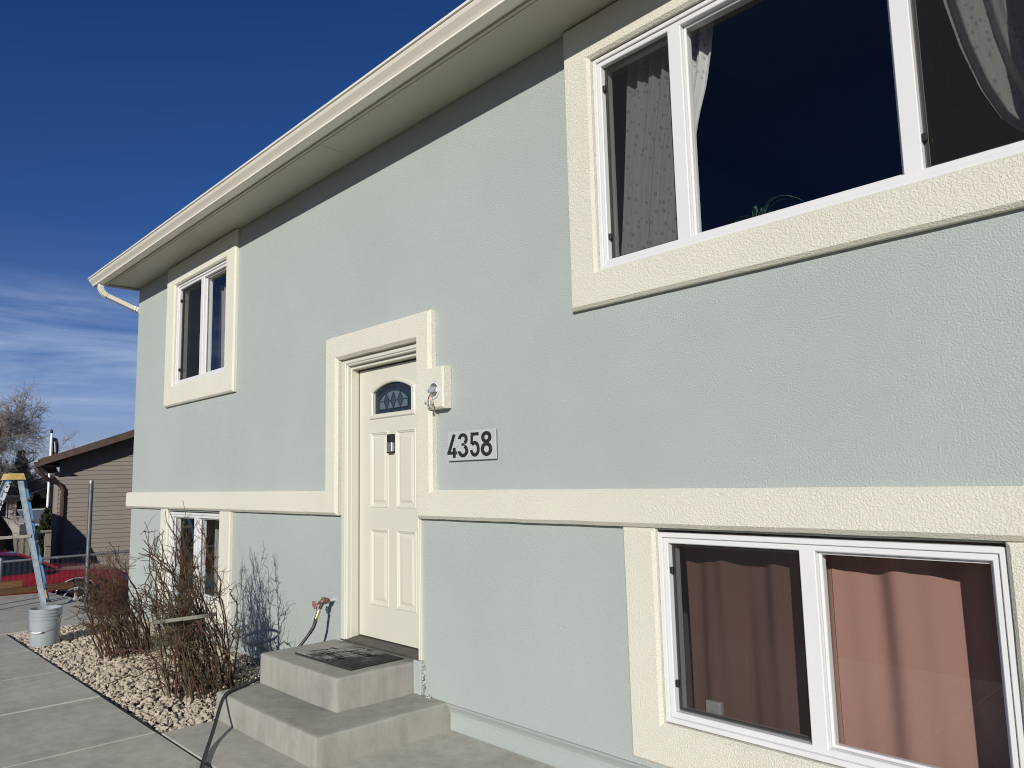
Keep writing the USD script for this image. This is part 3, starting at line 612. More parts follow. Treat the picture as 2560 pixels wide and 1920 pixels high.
LET = {  # joined-up hand, x height 1
 "J": ([(.0, 1.9), (.9, 2.0), (.75, 1.0), (.5, -.9), (-.1, -.8), (.3, -.1), (.9, .2)], .95), "e": ([(0, .1), (.45, .55), (.4, .95), (.1, .7), (.15, .15), (.5, .0), (.8, .25)], .8),
 "s": ([(0, .1), (.4, .95), (.5, .4), (.25, 0), (.1, .15), (.6, .1), (.8, .25)], .8), "o": ([(0, .2), (.2, .9), (.05, .3), (.35, 0), (.6, .5), (.35, .95), (.3, .75), (.85, .7)], .85),
 "p": ([(0, .3), (.25, .95), (.0, -1.1), (.25, .7), (.6, .95), (.65, .3), (.3, .05), (.8, .15)], .85), "F": ([(.2, 1.9), (1.3, 2.0), (.75, 1.7), (.45, .5), (.0, -.2), (.35, .9), (.95, 1.0)], 1.1),
 "a": ([(.6, .9), (.2, .85), (.05, .3), (.3, 0), (.6, .6), (.62, .1), (.9, .2)], .9), "m": ([(0, .1), (.2, .95), (.2, 0), (.5, .95), (.55, 0), (.85, .95), (.9, .1), (1.15, .2)], 1.15),
 "i": ([(0, .2), (.2, .95), (.2, .1), (.5, .2)], .5), "l": ([(0, .2), (.4, 1.9), (.2, 1.8), (.2, .2), (.55, .2)], .55), "y": ([(0, .8), (.15, .15), (.5, .2), (.6, .95), (.5, -1.0), (.1, -.9), (.4, -.1), (.9, .3)], .9)}
for word, u0, w0, hh in (("Jessop", -.13, .025, .066), ("Family", -.31, -.135, .080)):
    x_ = u0
    for ch in word:
        pts, adv = LET[ch]; p2 = spline(np.array(pts) * [hh, hh], 26)
        P = LineString([mat_at(x_ + a_, w0 + b_) for a_, b_ in p2]).buffer(.0040, resolution=3)
        m = MB()
        for q in getattr(P, "geoms", [P]): m.prism_z(q, .3922, .3936)
        part(mt, "letter", m, INK); x_ += adv * hh
# outdoor tap
tap = thing("outdoor_tap", "red-brown brass hose tap on the wall left of the door", "tap", (-5.40, 0, .68))
BRASS = plain("tarnished_brass", (.21, .115, .085), .5, .5, var=.25, scale=60); REDH = plain("worn_red_handle", (.27, .125, .105), .55, .2, var=.2, scale=80)
tx, tz = -5.402, .681
m = MB(); m.tube([(tx, .01, tz), (tx, -.07, tz)], .0115, 14); part(tap, "pipe", m, plain("painted_pipe", (.55, .56, .54), .5))
m = MB(); m.lathe([(.0, -.0), (.030, 0), (.030, .004), (.012, .006)], (tx, .0005, tz), (0, -1, 0), 20); part(tap, "wall_plate", m, WALL)
m = MB(); m.tube([(tx, -.066, tz), (tx, -.085, tz), (tx, -.125, tz), (tx, -.135, tz)], [.020, .024, .021, .012], 10); m.tube([(tx, -.105, tz + .006), (tx, -.150, tz - .012)], [.017, .012], 10); m.lathe([(.0, .03), (.019, .028), (.019, 0), (.0, -.01)], (tx, -.108, tz), (0, 0, 1), 12); part(tap, "valve_body", m, BRASS, smooth=35)
m = MB(); m.tube([(tx, -.112, tz - .01), (tx, -.128, tz - .035), (tx, -.142, tz - .055)], [.013, .013, .0125], 12); part(tap, "spout", m, plain("dark_spout", (.05, .045, .04), .4, .4))
m = MB(); ax = np.array([0, -1.0, -.28]); ax /= np.linalg.norm(ax); c_ = np.array([tx, -.150, tz - .012]); m.tube([c_, c_ + ax * .032], .005, 8)
hc = c_ + ax * .034; e_ = np.array([1.0, 0, 0]); g_ = np.cross(ax, e_)
rimp = [hc + (e_ * math.cos(t) + g_ * math.sin(t)) * (.028 + .003 * math.cos(6 * t)) for t in np.linspace(0, 2 * PI, 37)]
m.tube(rimp, .0055, 6)
for k in range(3): t = k * PI / 3; m.tube([hc - (e_ * math.cos(t) + g_ * math.sin(t)) * .028, hc + (e_ * math.cos(t) + g_ * math.sin(t)) * .028], .004, 6)
part(tap, "handle", m, REDH, smooth=40)
hose = thing("garden_hose", "black garden hose running from the tap over the lower step", "hose", (-5.3, -.8, .0))
q0 = np.array([tx, -.146, tz - .062]); q1 = np.array([tx - .002, -.170, tz - .125])
m = MB(); m.lathe([(.0, 0), (.0155, 0), (.0165, .012), (.0145, .014), (.0145, .05), (.017, .052), (.017, .066), (.0, .066)], q1, q0 - q1, 14); part(hose, "coupling", m, plain("brass_fitting", (.62, .52, .22), .28, .9, var=.15, scale=40), smooth=30)
hp = spline([q1, (-5.404, -.186, .505), (-5.415, -.235, .435), (-5.440, -.305, .350), (-5.475, -.375, .275), (-5.505, -.450, .215), (-5.475, -.56, .190), (-5.40, -.69, .1865), (-5.33, -.81, .188), (-5.265, -.915, .183), (-5.15, -1.01, .125), (-5.0, -1.105, .058), (-4.84, -1.20, .022), (-4.68, -1.285, .0135), (-4.5, -1.375, .0115), (-4.2, -1.50, .0115), (-3.7, -1.8, .0115), (-3.4, -2.4, .0115)], 130)
m = MB(); m.tube(hp, .0115, 10); part(hose, "tube", m, RUBBER, smooth=True)
m = MB(); m.tube([q1 + (hp[2] - hp[0]) * .0, hp[4], hp[7]], .0138, 10); part(hose, "sleeve", m, RUBBER, smooth=True)

# ------------------------------------------------------------------ curtains, plant and small things behind the glass
def curtain(edge_l, edge_r, z0, z1, y0, amp, folds, seed, nx=90, nz=24, phase=0.0, sag=0.0):
    """edge_l / edge_r: functions of t (0 bottom .. 1 top) giving x"""
    r_ = np.random.default_rng(seed); ph = r_.uniform(0, 6.28, 4)
    V = []
    for iz in range(nz):
        t = iz / (nz - 1)
        a_, b_ = edge_l(t), edge_r(t); s = np.linspace(0, 1, nx); w = (b_ - a_)
        x = a_ + w * s
        y = y0 + amp * (np.sin(2 * PI * folds * s + ph[0] + .5 * np.sin(3 * t + ph[1])) + .35 * np.sin(2 * PI * folds * 2.3 * s + ph[2] + t)) * (.65 + .35 * t)
        z = np.full(nx, z0 + (z1 - z0) * t) - sag * np.sin(s * PI) * (t)
        V.append(np.stack([x, y, z], 1))
    V = np.vstack(V); i, j = np.meshgrid(np.arange(nz - 1), np.arange(nx - 1), indexing="ij"); a_ = (i * nx + j).ravel()
    return V, np.stack([a_, a_ + 1, a_ + nx + 1, a_ + nx], 1)
cv = lambda v: (lambda t: v)
solo("curtain", curtain(lambda t: -2.65 + .15 * t ** .7, lambda t: float(np.interp(2.67 + 1.35 * t, [2.67, 3.04, 3.25, 3.46, 3.63, 3.80, 4.0], [-2.20, -2.150, -2.112, -2.060, -2.00, -1.965, -1.935])), 2.67, 4.02, .20, .022, 7, 1), LACE, "leaf-print white curtain gathered at the left of the large upper window", "curtain", group="curtains hanging behind the house windows", smooth=True)
solo("curtain", curtain(lambda t: float(np.interp(2.75 + 1.3 * t, [2.75, 2.884, 2.98, 3.13, 3.34, 3.57, 4.05], [-.50, -.666, -.738, -.80, -.858, -.903, -.96])), lambda t: -.26, 2.75, 4.05, .27, .03, 5, 2, nz=40), LACE, "leaf-print white curtain swept aside in the right pane of the large upper window", "curtain", group="curtains hanging behind the house windows", smooth=True)
solo("curtain", curtain(cv(-2.335), cv(-1.515), .30, 1.42, .275, .034, 2.7, 3), PINK, "terracotta curtain behind the left pane of the lower right window", "curtain", group="curtains hanging behind the house windows", smooth=True)
solo("curtain", curtain(cv(-1.545), cv(-.60), .30, 1.42, .25, .036, 2.6, 4), PINK, "terracotta curtain behind the right pane of the lower right window", "curtain", group="curtains hanging behind the house windows", smooth=True)
solo("curtain", curtain(lambda t: -8.41 + .06 * t, lambda t: -7.75, 2.70, 3.84, .24, .02, 4, 5), PINK2, "dusty pink curtain in the right pane of the upper left window", "curtain", group="curtains hanging behind the house windows", smooth=True)
solo("curtain", curtain(lambda t: -9.85, lambda t: -9.15, 2.70, 4.0, .30, .025, 6, 6), GREYC, "dim grey curtain behind the screen of the upper left window", "curtain", group="curtains hanging behind the house windows", smooth=True)
solo("curtain", curtain(lambda t: -9.75, lambda t: -9.22, .30, 1.38, .25, .02, 4, 7), GREYC, "grey curtain at the left of the lower window behind the bushes", "curtain", group="curtains hanging behind the house windows", smooth=True)
solo("curtain", curtain(lambda t: -8.75, lambda t: -8.15, .30, 1.38, .40, .03, 4, 8), GREYC, "grey curtain at the right of the lower window behind the bushes", "curtain", group="curtains hanging behind the house windows", smooth=True)
sens = thing("sensor_box", "small white box on the sill before the left terracotta curtain", "sensor", (-2.17, .2, .40))
m = MB(); m.mesh(hull_spheres([(x, y, z) for x in (-2.205, -2.135) for y in (.205, .222) for z in (.40, .475)], .008)); part(sens, "case", m, VINYL, smooth=30)
m = MB(); m.box(-2.19, -2.15, .194, .197, .43, .445, c=.001); part(sens, "button", m, plain("button_white", (.6, .6, .6), .4))
pl = thing("house_plant", "spindly houseplant with long leaves low in the large upper window", "plant", (-1.85, .22, 2.62))
pr = np.random.default_rng(12)
m = MB(); m.lathe([(.0, 2.60), (.055, 2.60), (.07, 2.72), (.066, 2.72), (.0, 2.71)], (-1.80, .26, 0), (0, 0, 1), 18); part(pl, "pot", m, plain("pot_clay", (.18, .09, .06), .8))
LEAF = look("plant_leaf", {"d": ("principled_bsdf", {"base_color": (.06, .13, .05), "roughness": .4}), "t": ("translucent_bsdf", {"color": (.12, .22, .06)}), "m": ("mix_closure", {"fac": .25})}, [("d.BSDF", "m.closure1"), ("t.BSDF", "m.closure2")], "m.closure")
for k in range(15):
    a_ = pr.uniform(0, 2 * PI); L = pr.uniform(.16, .30); lean = pr.uniform(.35, 1.1)
    p = spline([(-1.80, .26, 2.71), (-1.80 + .35 * L * math.cos(a_) * lean, .26 + .3 * L * math.sin(a_) * lean, 2.71 + .7 * L), (-1.80 + L * math.cos(a_) * lean, .24 + .4 * L * math.sin(a_) * lean, 2.71 + L * (.95 - .5 * lean))], 10)
    w = np.sin(np.linspace(.25, PI, 10)) * .011; V = []
    sd = np.array([-math.sin(a_), math.cos(a_), .3])
    for q, ww in zip(p, w): V += [q - sd * ww, q + sd * ww]
    F = [[2 * q, 2 * q + 1, 2 * q + 3, 2 * q + 2] for q in range(9)]
    part(pl, "leaf", (np.array(V), np.array(F)), LEAF)

# ------------------------------------------------------------------ gravel bed
solo("gravel_bed_soil", (np.array([[-10.25, -1.303, -.055], [-5.36, -1.303, -.055], [-5.36, .06, -.055], [-10.25, .06, -.055]]), np.array([[0, 1, 2, 3]])), plain("dark_soil", (.055, .045, .036), .95, var=.3, scale=12, bump=.8, bscale=40, bdist=.01), kind="structure", label="dark soil under the gravel")
gr = np.random.default_rng(21)
def stones(n, area, zfun, smin, smax, seed):
    r_ = np.random.default_rng(seed); lib = []
    for k in range(24):
        q = r_.normal(0, 1, (15, 3)); q /= np.linalg.norm(q, axis=1, keepdims=True); q *= r_.uniform(.78, 1.0, (15, 1)); q *= np.array([1.0, r_.uniform(.62, .92), r_.uniform(.42, .7)])
        h = trimesh.convex.convex_hull(q); lib.append((np.array(h.vertices), np.array(h.faces)))
    m = MB()
    for k in range(n):
        x, y = area(r_)
        v, f = lib[r_.integers(24)]; s = r_.uniform(smin, smax) * (1.0 if r_.random() > .06 else 1.35)
        R = trimesh.transformations.random_rotation_matrix(r_.random(3))[:3, :3]
        tilt = trimesh.transformations.euler_matrix(r_.normal(0, .5), r_.normal(0, .5), r_.uniform(0, 6.28))[:3, :3]
        m.add(v @ (tilt if r_.random() < .75 else R).T * s + [x, y, zfun(x, y) + r_.uniform(-.016, .012)], f)
    return m
def garea(r_):
    while True:
        x = -10.22 + 4.83 * r_.random(); y = -1.285 + 1.31 * r_.random()
        if x > -5.95 and y > -.55 and r_.random() < .72 * min(1, (x + 5.95) / .15): continue
        if x > -5.44 and y > -.93: continue
        return x, y
def gz(x, y): return -.026 + .016 * math.sin(x * 1.7 + y * 2.3) * math.sin(y * 3.1 + .5) + .02 * min(1, max(0, (y + 1.28) / .35)) - (.02 if x > -5.85 and y > -.5 else 0)
GRAV = island("river_gravel", [(0, (.46, .40, .31)), (.2, (.55, .50, .41)), (.38, (.36, .31, .24)), (.5, (.62, .58, .50)), (.64, (.42, .39, .34)), (.76, (.50, .40, .26)), (.86, (.30, .28, .25)), (.94, (.58, .46, .38)), (1, (.44, .28, .18))], .75, .5)
solo("gravel", stones(8600, garea, gz, .018, .034, 22), GRAV, label="tan and cream crushed gravel between walkway and house", kind="stuff")
solo("garden_edging", MB().box(-10.24, -5.40, -1.3125, -1.3055, -.12, -.004, c=.002), BLACKP, "black plastic edging strip between the walkway and the gravel", "edging")
lr = np.random.default_rng(23); m = MB()
for k in range(900):
    x, y = (-6.0 + .56 * lr.random(), -.72 + .72 * lr.random()) if lr.random() < .62 else (-6.9 + 1.4 * lr.random(), -.95 + .75 * lr.random())
    if x > -5.44: continue
    s = lr.uniform(.009, .022); R = trimesh.transformations.euler_matrix(lr.normal(0, .7), lr.normal(0, .7), lr.uniform(0, 6.28))[:3, :3]
    q = np.array([[-1, 0, .3], [0, -.55, 0], [1, 0, .35], [0, .55, .1]]) * s; m.add(q @ R.T + [x, y, gz(x, y) + lr.uniform(.0, .03)], [[0, 1, 2, 3]])
solo("leaf_litter", m, island("dry_leaves", [(0, (.06, .04, .025)), (.4, (.12, .075, .04)), (.7, (.045, .034, .028)), (1, (.19, .13, .08))], .9), label="dark dry leaves on the soil beside the steps", kind="stuff")

# ------------------------------------------------------------------ bare bushes
def cane_mesh(r_, root, tip, bow, twigs, rad, n=14, kink=.021):
    m = MB(); root, tip = np.array(root), np.array(tip)
    t = np.linspace(0, 1, n)[:, None]; mid = (root + tip) / 2 + np.array(bow)
    p = (1 - t) ** 2 * root + 2 * t * (1 - t) * mid + t ** 2 * tip
    p += r_.normal(0, kink, p.shape) * np.linspace(.3, 1, n)[:, None]
    m.tube(p, np.linspace(rad, rad * .38, n), 5)
    for k in range(twigs):
        s = r_.uniform(.22, .98); i_ = int(s * (n - 2)); b = p[i_] + (p[i_ + 1] - p[i_]) * r_.random(); d = p[i_ + 1] - p[i_]; d /= np.linalg.norm(d)
        L = r_.uniform(.06, .24) * (1.15 - .5 * s); dirn = d + r_.normal(0, .62, 3); dirn[2] += .18; dirn /= np.linalg.norm(dirn)
        nn = 6; q = b + np.linspace(0, L, nn)[:, None] * dirn + np.cumsum(r_.normal(0, .008, (nn, 3)), 0); q[0] = b
        m.tube(q, np.linspace(.0027, .0013, nn), 4)
        if r_.random() < .6:
            b2 = q[3]; d2 = dirn + r_.normal(0, .7, 3); d2 /= np.linalg.norm(d2); L2 = L * r_.uniform(.3, .7)
            m.tube([b2, b2 + d2 * L2 * .5 + r_.normal(0, .005, 3), b2 + d2 * L2], [.0018, .0015, .001], 3)
        if r_.random() < .5: m.tube([b, b + r_.normal(0, .012, 3)], [.0022, .0006], 3)
    return m
CANES = [island("cane_brown", [(0, (.070, .042, .026)), (.5, (.045, .028, .019)), (1, (.10, .068, .040))], .7), island("cane_olive", [(0, (.090, .074, .036)), (.5, (.058, .048, .025)), (1, (.13, .10, .055))], .65), island("cane_red", [(0, (.085, .038, .026)), (.5, (.058, .030, .022)), (1, (.11, .055, .037))], .65)]
def bush(label, cx, cy, rx, ry, n, tipc, tips, hmin, hmax, seed, strap=None, twigs=(8, 17)):
    r_ = np.random.default_rng(seed)
    b = thing("rose_bush", label, "bush", (cx, cy, 0), group="bare rose bushes in the gravel bed")
    for k in range(n):
        a_ = r_.uniform(0, 2 * PI); q = math.sqrt(r_.random())
        root = (cx + rx * q * math.cos(a_), cy + ry * q * math.sin(a_), -.03)
        h = r_.uniform(hmin, hmax)
        u = np.array([r_.normal(0, 1), r_.normal(0, 1)]); u = u / max(1, np.linalg.norm(u) / 1.35)
        tip = (tipc[0] + tips[0] * u[0] * .75, tipc[1] + tips[1] * u[1] * .75, h * (1 - .13 * np.linalg.norm(u)))
        bow = (np.array(root) - [cx, cy, 0]) * .55; bow[2] = .05 + .14 * np.linalg.norm(u)
        if r_.random() < .16:                   # an arching outsider
            tip = (tip[0] + r_.choice([-1, 1]) * r_.uniform(.15, .42), tip[1] + r_.uniform(-.15, .3), h * r_.uniform(.35, .7)); bow[2] += .28
        if r_.random() < .14: tip = (tip[0] + r_.normal(0, .3), tip[1] - r_.uniform(0, .2), r_.uniform(.1, .4))
        part(b, "cane", cane_mesh(r_, root, tip, bow, int(r_.integers(*twigs)), r_.uniform(.0042, .0095)), CANES[int(r_.choice(3, p=[.45, .33, .22]))])
    if strap is not None:
        m = MB(); sx, sy, sz, ra, rb, tilt = strap
        P = np.array([(sx + ra * math.cos(t), sy + rb * math.sin(t), sz + tilt * math.cos(t)) for t in np.linspace(0, 2 * PI, 41)])
        up_ = np.array([0, 0, .013]); V = np.vstack([P - up_, P + up_]); n_ = len(P)
        m.add(V, [[k, k + 1, n_ + k + 1, n_ + k] for k in range(n_ - 1)]); part(b, "tie_strap", m, plain("faded_strap", (.17, .175, .135), .8, var=.12, scale=40))
    return b
bush("large bare rose bush tied with a faded strap beside the steps", -6.17, -.72, .30, .26, 80, (-6.16, -1.00), (.36, .17), .70, 1.62, 41, (-6.10, -.90, .585, .33, .20, .05))
bush("smaller bare reddish rose bush farther from the door", -8.02, -.72, .30, .24, 58, (-7.95, -1.02), (.40, .17), .55, 1.22, 42)

# ------------------------------------------------------------------ bucket, ladder, post, timbers, fence
bk = thing("bucket", "pale grey plastic bucket standing on the gravel by the patio", "bucket", (-9.29, -1.15, 0))
BUCK = plain("grey_bucket_plastic", (.275, .305, .32), .42, var=.05, scale=9)
o = (-9.285, -1.148, -.012)
m = MB(); m.lathe([(.0, 0), (.126, 0), (.131, .006), (.1425, .262), (.150, .264), (.150, .272), (.1445, .274), (.1455, .298), (.153, .300), (.153, .308), (.147, .310), (.148, .328), (.1545, .330), (.1545, .338), (.1485, .340), (.1495, .362), (.156, .364), (.156, .376), (.1435, .376), (.1435, .36), (.128, .012), (.0, .012)], o, (0, 0, 1), 48); part(bk, "pail", m, BUCK, smooth=35)
ea = np.array([.62, .78, 0]); hz_ = np.array([.55, -.6, -.62]); hz_ /= np.linalg.norm(hz_)
hv = np.cross(ea, [0, 0, 1.0]); hv = np.array([.78, -.62, 0])
P = [np.array(o) + np.array([0, 0, .285]) + ea * .158 * math.cos(t) + (hv * .158 + np.array([0, 0, -.135])) * math.sin(t) * 1.02 for t in np.linspace(0, PI, 31)]
m = MB(); m.tube(P, .0022, 6); hd = part(bk, "handle", m, ALU, smooth=True)
m = MB(); m.tube(P[12:19], .0085, 8); part(hd, "grip", m, VINYL, smooth=True)
for s in (1, -1):
    c_ = np.array(o) + [0, 0, .285] + ea * .150 * s; m = MB(); m.lathe([(.016, 0), (.016, .008), (.0, .010)], c_, ea * s, 12); part(bk, "handle_ear", m, BUCK)

ld = thing("step_ladder", "blue fibreglass stepladder with yellow top standing on the patio", "ladder", (-12.25, -.95, 0))
BLUE = plain("blue_fibreglass", (.09, .235, .42), .55, var=.22, scale=10); BLUEW = plain("worn_blue_fibreglass", (.30, .37, .42), .6, var=.28, scale=16)
YEL = plain("yellow_plastic", (.52, .355, .12), .5, var=.2, scale=25)
def rail(m, a_, b_, wx, wy, t=.006, open_y=1):
    """a C channel from a_ to b_"""
    a_, b_ = np.array(a_, float), np.array(b_, float); d = b_ - a_; L = np.linalg.norm(d); d /= L
    x_ = np.array([1.0, 0, 0]); x_ -= d * (x_ @ d); x_ /= np.linalg.norm(x_); y_ = np.cross(d, x_)
    M = np.eye(4); M[:3, 0], M[:3, 1], M[:3, 2], M[:3, 3] = x_, y_, d, a_
    m.box(-wx / 2, -wx / 2 + t, -wy / 2, wy / 2, 0, L, c=.001, M=M) if open_y > 0 else m.box(wx / 2 - t, wx / 2, -wy / 2, wy / 2, 0, L, c=.001, M=M)
    m.box(-wx / 2, wx / 2, -wy / 2, -wy / 2 + t, 0, L, c=.001, M=M); m.box(-wx / 2, wx / 2, wy / 2 - t, wy / 2, 0, L, c=.001, M=M)
    return m
LX0, LX1 = -12.42, -12.10                       # top of the two side frames; they splay downwards
rails = {"f0": ((-11.97, -.585, 0), (LX1, -.925, 1.74)), "f1": ((-12.56, -.43, 0), (LX0, -.83, 1.74)), "b0": ((-12.0, -1.56, 0), (LX1 - .01, -1.035, 1.74)), "b1": ((-12.5, -1.56, 0), (LX0 + .01, -1.035, 1.74))}
part(ld, "front_rail", rail(MB(), *rails["f0"], .030, .066, open_y=-1), BLUEW); part(ld, "front_rail", rail(MB(), *rails["f1"], .030, .066), BLUE)
part(ld, "rear_rail", rail(MB(), *rails["b0"], .028, .055, open_y=-1), BLUE); part(ld, "rear_rail", rail(MB(), *rails["b1"], .028, .055), BLUEW)
def lerp(k, t): a_, b_ = np.array(rails[k][0]), np.array(rails[k][1]); return a_ + (b_ - a_) * t
for t in (.16, .33, .50, .67, .84):
    a_, b_ = lerp("f0", t), lerp("f1", t); m = MB(); d = b_ - a_; L = np.linalg.norm(d); d /= L; y_ = np.array([0, 1.0, 0]); y_ -= d * (y_ @ d); y_ /= np.linalg.norm(y_); M = np.eye(4); M[:3, 0], M[:3, 1], M[:3, 2], M[:3, 3] = d, y_, np.cross(d, y_), a_
    m.box(0, L, -.04, .04, -.012, .012, c=.002, M=M); m.box(0, L, -.04, -.036, -.03, -.01, c=.001, M=M); part(ld, "step", m, ALU)
for t in (.25, .55):
    m = MB(); m.tube([lerp("b0", t), lerp("b1", t)], .012, 8); part(ld, "rear_brace", m, ALU)
m = MB(); a_, b_ = lerp("f0", .555), lerp("b0", .555); m.box(a_[0] + .02, a_[0] + .028, b_[1], a_[1], a_[2] - .02, a_[2] + .02, c=.003); part(ld, "spreader", m, plain("weathered_bar", (.34, .32, .27), .7, var=.2, scale=14))
m = MB(); m.mesh(trimesh.convex.convex_hull(np.array([[x, y, z] for x in (LX0 - .05, LX1 + .05) for y, z in ((-1.085, 1.725), (-.865, 1.725), (-1.055, 1.81), (-.895, 1.81))]))); part(ld, "top_cap", m, YEL)
m = MB(); a_, b_ = lerp("b0", .70), lerp("b0", .97); d = b_ - a_; L = np.linalg.norm(d); d /= L; y_ = np.cross(d, [1.0, 0, 0]); y_ /= np.linalg.norm(y_); M = np.eye(4); M[:3, 0], M[:3, 1], M[:3, 2], M[:3, 3] = [1, 0, 0], y_, d, a_
m.box(.0145, .0155, -.025, .025, 0, L, M=M); part(ld, "sticker", m, look("worn_sticker", {"g": ("geometry", {}), "v": ("noise_texture", {"scale": 28.0, "detail": 3.0}), "r": ("rgb_ramp", {"ramp": [(.44, (.05, .05, .05)), (.50, (.62, .63, .64))]}), "p": ("principled_bsdf", {"roughness": .5})}, [("g.position", "v.vector"), ("v.fac", "r.fac"), ("r.color", "p.base_color")], "p.BSDF"))
for k in ("f0", "f1", "b0", "b1"):
    a_ = np.array(rails[k][0]); m = MB(); m.box(a_[0] - .02, a_[0] + .02, a_[1] - .045, a_[1] + .045, .001, .03, c=.004); part(ld, "foot", m, RUBBER)
m = MB(); a_ = lerp("f1", .035); b_ = lerp("f1", .13); m.tube([a_ + [.01, .0, 0], b_ + [.01, 0, 0]], [.026, .018], 6); part(ld, "foot_boot", m, YEL)
m = MB(); a_ = lerp("f0", .09); b_ = lerp("f1", .12); m.tube([a_, b_], .012, 6); part(ld, "foot_brace", m, ALU)

post = thing("steel_post", "tall bare grey steel post rising at the patio edge", "post", (-12.08, -.05, 0))
m = MB(); m.tube([(-12.08, -.055, -.3), (-12.08, -.055, 1.0), (-12.08, -.055, 1.69)], .030, 20); part(post, "tube", m, plain("post_steel", (.14, .145, .16), .45, .55, var=.2, scale=12), smooth=40)
m = MB(); m.tube([(-12.08, -.055, 1.655), (-12.08, -.055, 1.697)], .0315, 20); part(post, "rim", m, STEEL)
TIM1 = wood("brown_timber", (.10, .05, .022), (.21, .115, .052)); TIM2 = wood("dark_timber", (.065, .032, .016), (.15, .078, .036))
t_ = solo("timber_beam", MB().box(-14.02, -13.93, -2.6, -.475, .098, .20, c=.006), TIM1, "short brown timber beam lying on a longer one at the patio edge", "timber", group="timber beams at the patio edge")
t_ = solo("timber_beam", MB().box(-14.04, -13.92, -2.9, .235, .0, .096, c=.006), TIM2, "long dark brown timber beam lying along the far patio edge", "timber", group="timber beams at the patio edge")
FX = -14.32; fence = thing("chain_link_fence", "grey chain-link fence with a top rail beyond the patio", "fence", (FX, 0, -.7))
m = MB(); m.tube([(FX, -4.0, .452), (FX, .0, .476), (FX, 5.5, .50)], .021, 12); part(fence, "top_rail", m, STEEL, smooth=40)
for yy, top in ((-.715, .50), (2.35, .53), (5.4, .53), (-3.9, .5)):
    m = MB(); m.tube([(FX, yy, -.74), (FX, yy, top)], .03, 14); pp = part(fence, "post", m, STEEL, smooth=40)
    m = MB(); m.lathe([(.034, 0), (.034, .02), (.02, .045), (0, .05)], (FX, yy, top - .01), (0, 0, 1), 14); part(pp, "cap", m, ALU, smooth=40)
for yy in (.08, 1.6):
    m = MB(); m.tube([(FX, yy - .03, .4765), (FX, yy + .03, .4772)], .025, 12); part(fence, "rail_sleeve", m, STEEL)
m = MB(); pitch = .076
def wire(y0, s):
    P = []; z = .455; y = y0; k = 0
    while z > -.70:
        P.append((FX + (.004 if k % 2 else -.004), y, z)); z -= pitch / 2; y += s * pitch / 2 if k % 2 == 0 else -s * pitch / 2; k += 1
    return P
yy = -3.9
while yy < 5.4:
    m.tube(wire(yy, 1), .0017, 3, cap=False); m.tube(wire(yy + pitch / 2 + .003, -1), .0017, 3, cap=False); yy += pitch
part(fence, "wire_mesh", m, STEEL, kind="stuff")

# ------------------------------------------------------------------ red car behind the fence
car = thing("parked_car", "red coupe with chrome wheels parked behind the chain-link fence", "car", (-16.45, -.7, -.72))
RED = plain("red_car_paint", (.21, .010, .018), .28, var=.04, extra={"coat_weight": .7, "coat_roughness": .08})
CXc, GZ = -16.42, -.72
def loft(sections):
    n = len(sections[0][1]); V, F = [], []
    for y, pts in sections: V += [[CXc + a_, y, b_] for a_, b_ in pts]
    for k in range(len(sections) - 1):
        for q in range(n): F.append([k * n + q, (k + 1) * n + q, (k + 1) * n + (q + 1) % n, k * n + (q + 1) % n])
    V = np.array(V); F = np.array(F); F = np.vstack([F[:, [0, 1, 2]], F[:, [0, 2, 3]]])
    c0, c1 = len(V), len(V) + 1
    V = np.vstack([V, V[:n].mean(0), V[-n:].mean(0)])
    caps = [[c0, k, (k + 1) % n] for k in range(n)] + [[c1, len(V) - 2 - n + (k + 1) % n, len(V) - 2 - n + k] for k in range(n)]
    return trimesh.Trimesh(V, np.vstack([F, caps]), process=False)
def bsec(w, zl, zm, zt, crown):
    half = [(w * .90, zl), (w * .975, zl + .06), (w, zl + .22), (w * .995, zm - .02), (w * .955, zt - .035), (w * .90, zt), (w * .62, zt + crown * .7), (w * .3, zt + crown)]
    return half + [(0, zt + crown)] + [(-a_, b_) for a_, b_ in half[::-1]] + [(0, zl - .01)]
secs = [(1.62, bsec(.66, -.42, -.2, -.12, .015)), (1.56, bsec(.78, -.50, -.12, -.02, .02)), (1.38, bsec(.87, -.53, -.05, .07, .025)), (.95, bsec(.915, -.54, .0, .115, .04)), (.55, bsec(.925, -.54, .02, .140, .05)), (.25, bsec(.925, -.54, .02, .150, .045)), (-.4, bsec(.93, -.54, .0, .130, .02)),
        (-1.4, bsec(.93, -.54, .0, .130, .02)), (-2.0, bsec(.94, -.54, .02, .15, .03)), (-2.6, bsec(.90, -.50, .02, .16, .03)), (-2.95, bsec(.82, -.42, .02, .12, .02))][::-1]
body = loft(secs); body.fix_normals()
WH = [(.665, -.385), (-2.05, -.385)]
man = m3.Manifold(m3.Mesh(np.asarray(body.vertices, np.float32), np.asarray(body.faces, np.uint32)))
for (wy, wz) in WH:
    cyl = trimesh.creation.cylinder(.355, 2.4, sections=40); cyl.apply_transform(trimesh.transformations.rotation_matrix(PI / 2, [0, 1, 0])); cyl.apply_translation((CXc, wy, wz + .02))
    inner = trimesh.creation.box((1.25, 1.2, 1.2)); inner.apply_translation((CXc, wy, wz))
    mc = m3.Manifold(m3.Mesh(np.asarray(cyl.vertices, np.float32), np.asarray(cyl.faces, np.uint32))); mi = m3.Manifold(m3.Mesh(np.asarray(inner.vertices, np.float32), np.asarray(inner.faces, np.uint32)))
    man = man - (mc - mi)
if man.is_empty(): man = m3.Manifold(m3.Mesh(np.asarray(body.vertices, np.float32), np.asarray(body.faces, np.uint32)))
bp_ = part(car, "body", man, RED, smooth=35)
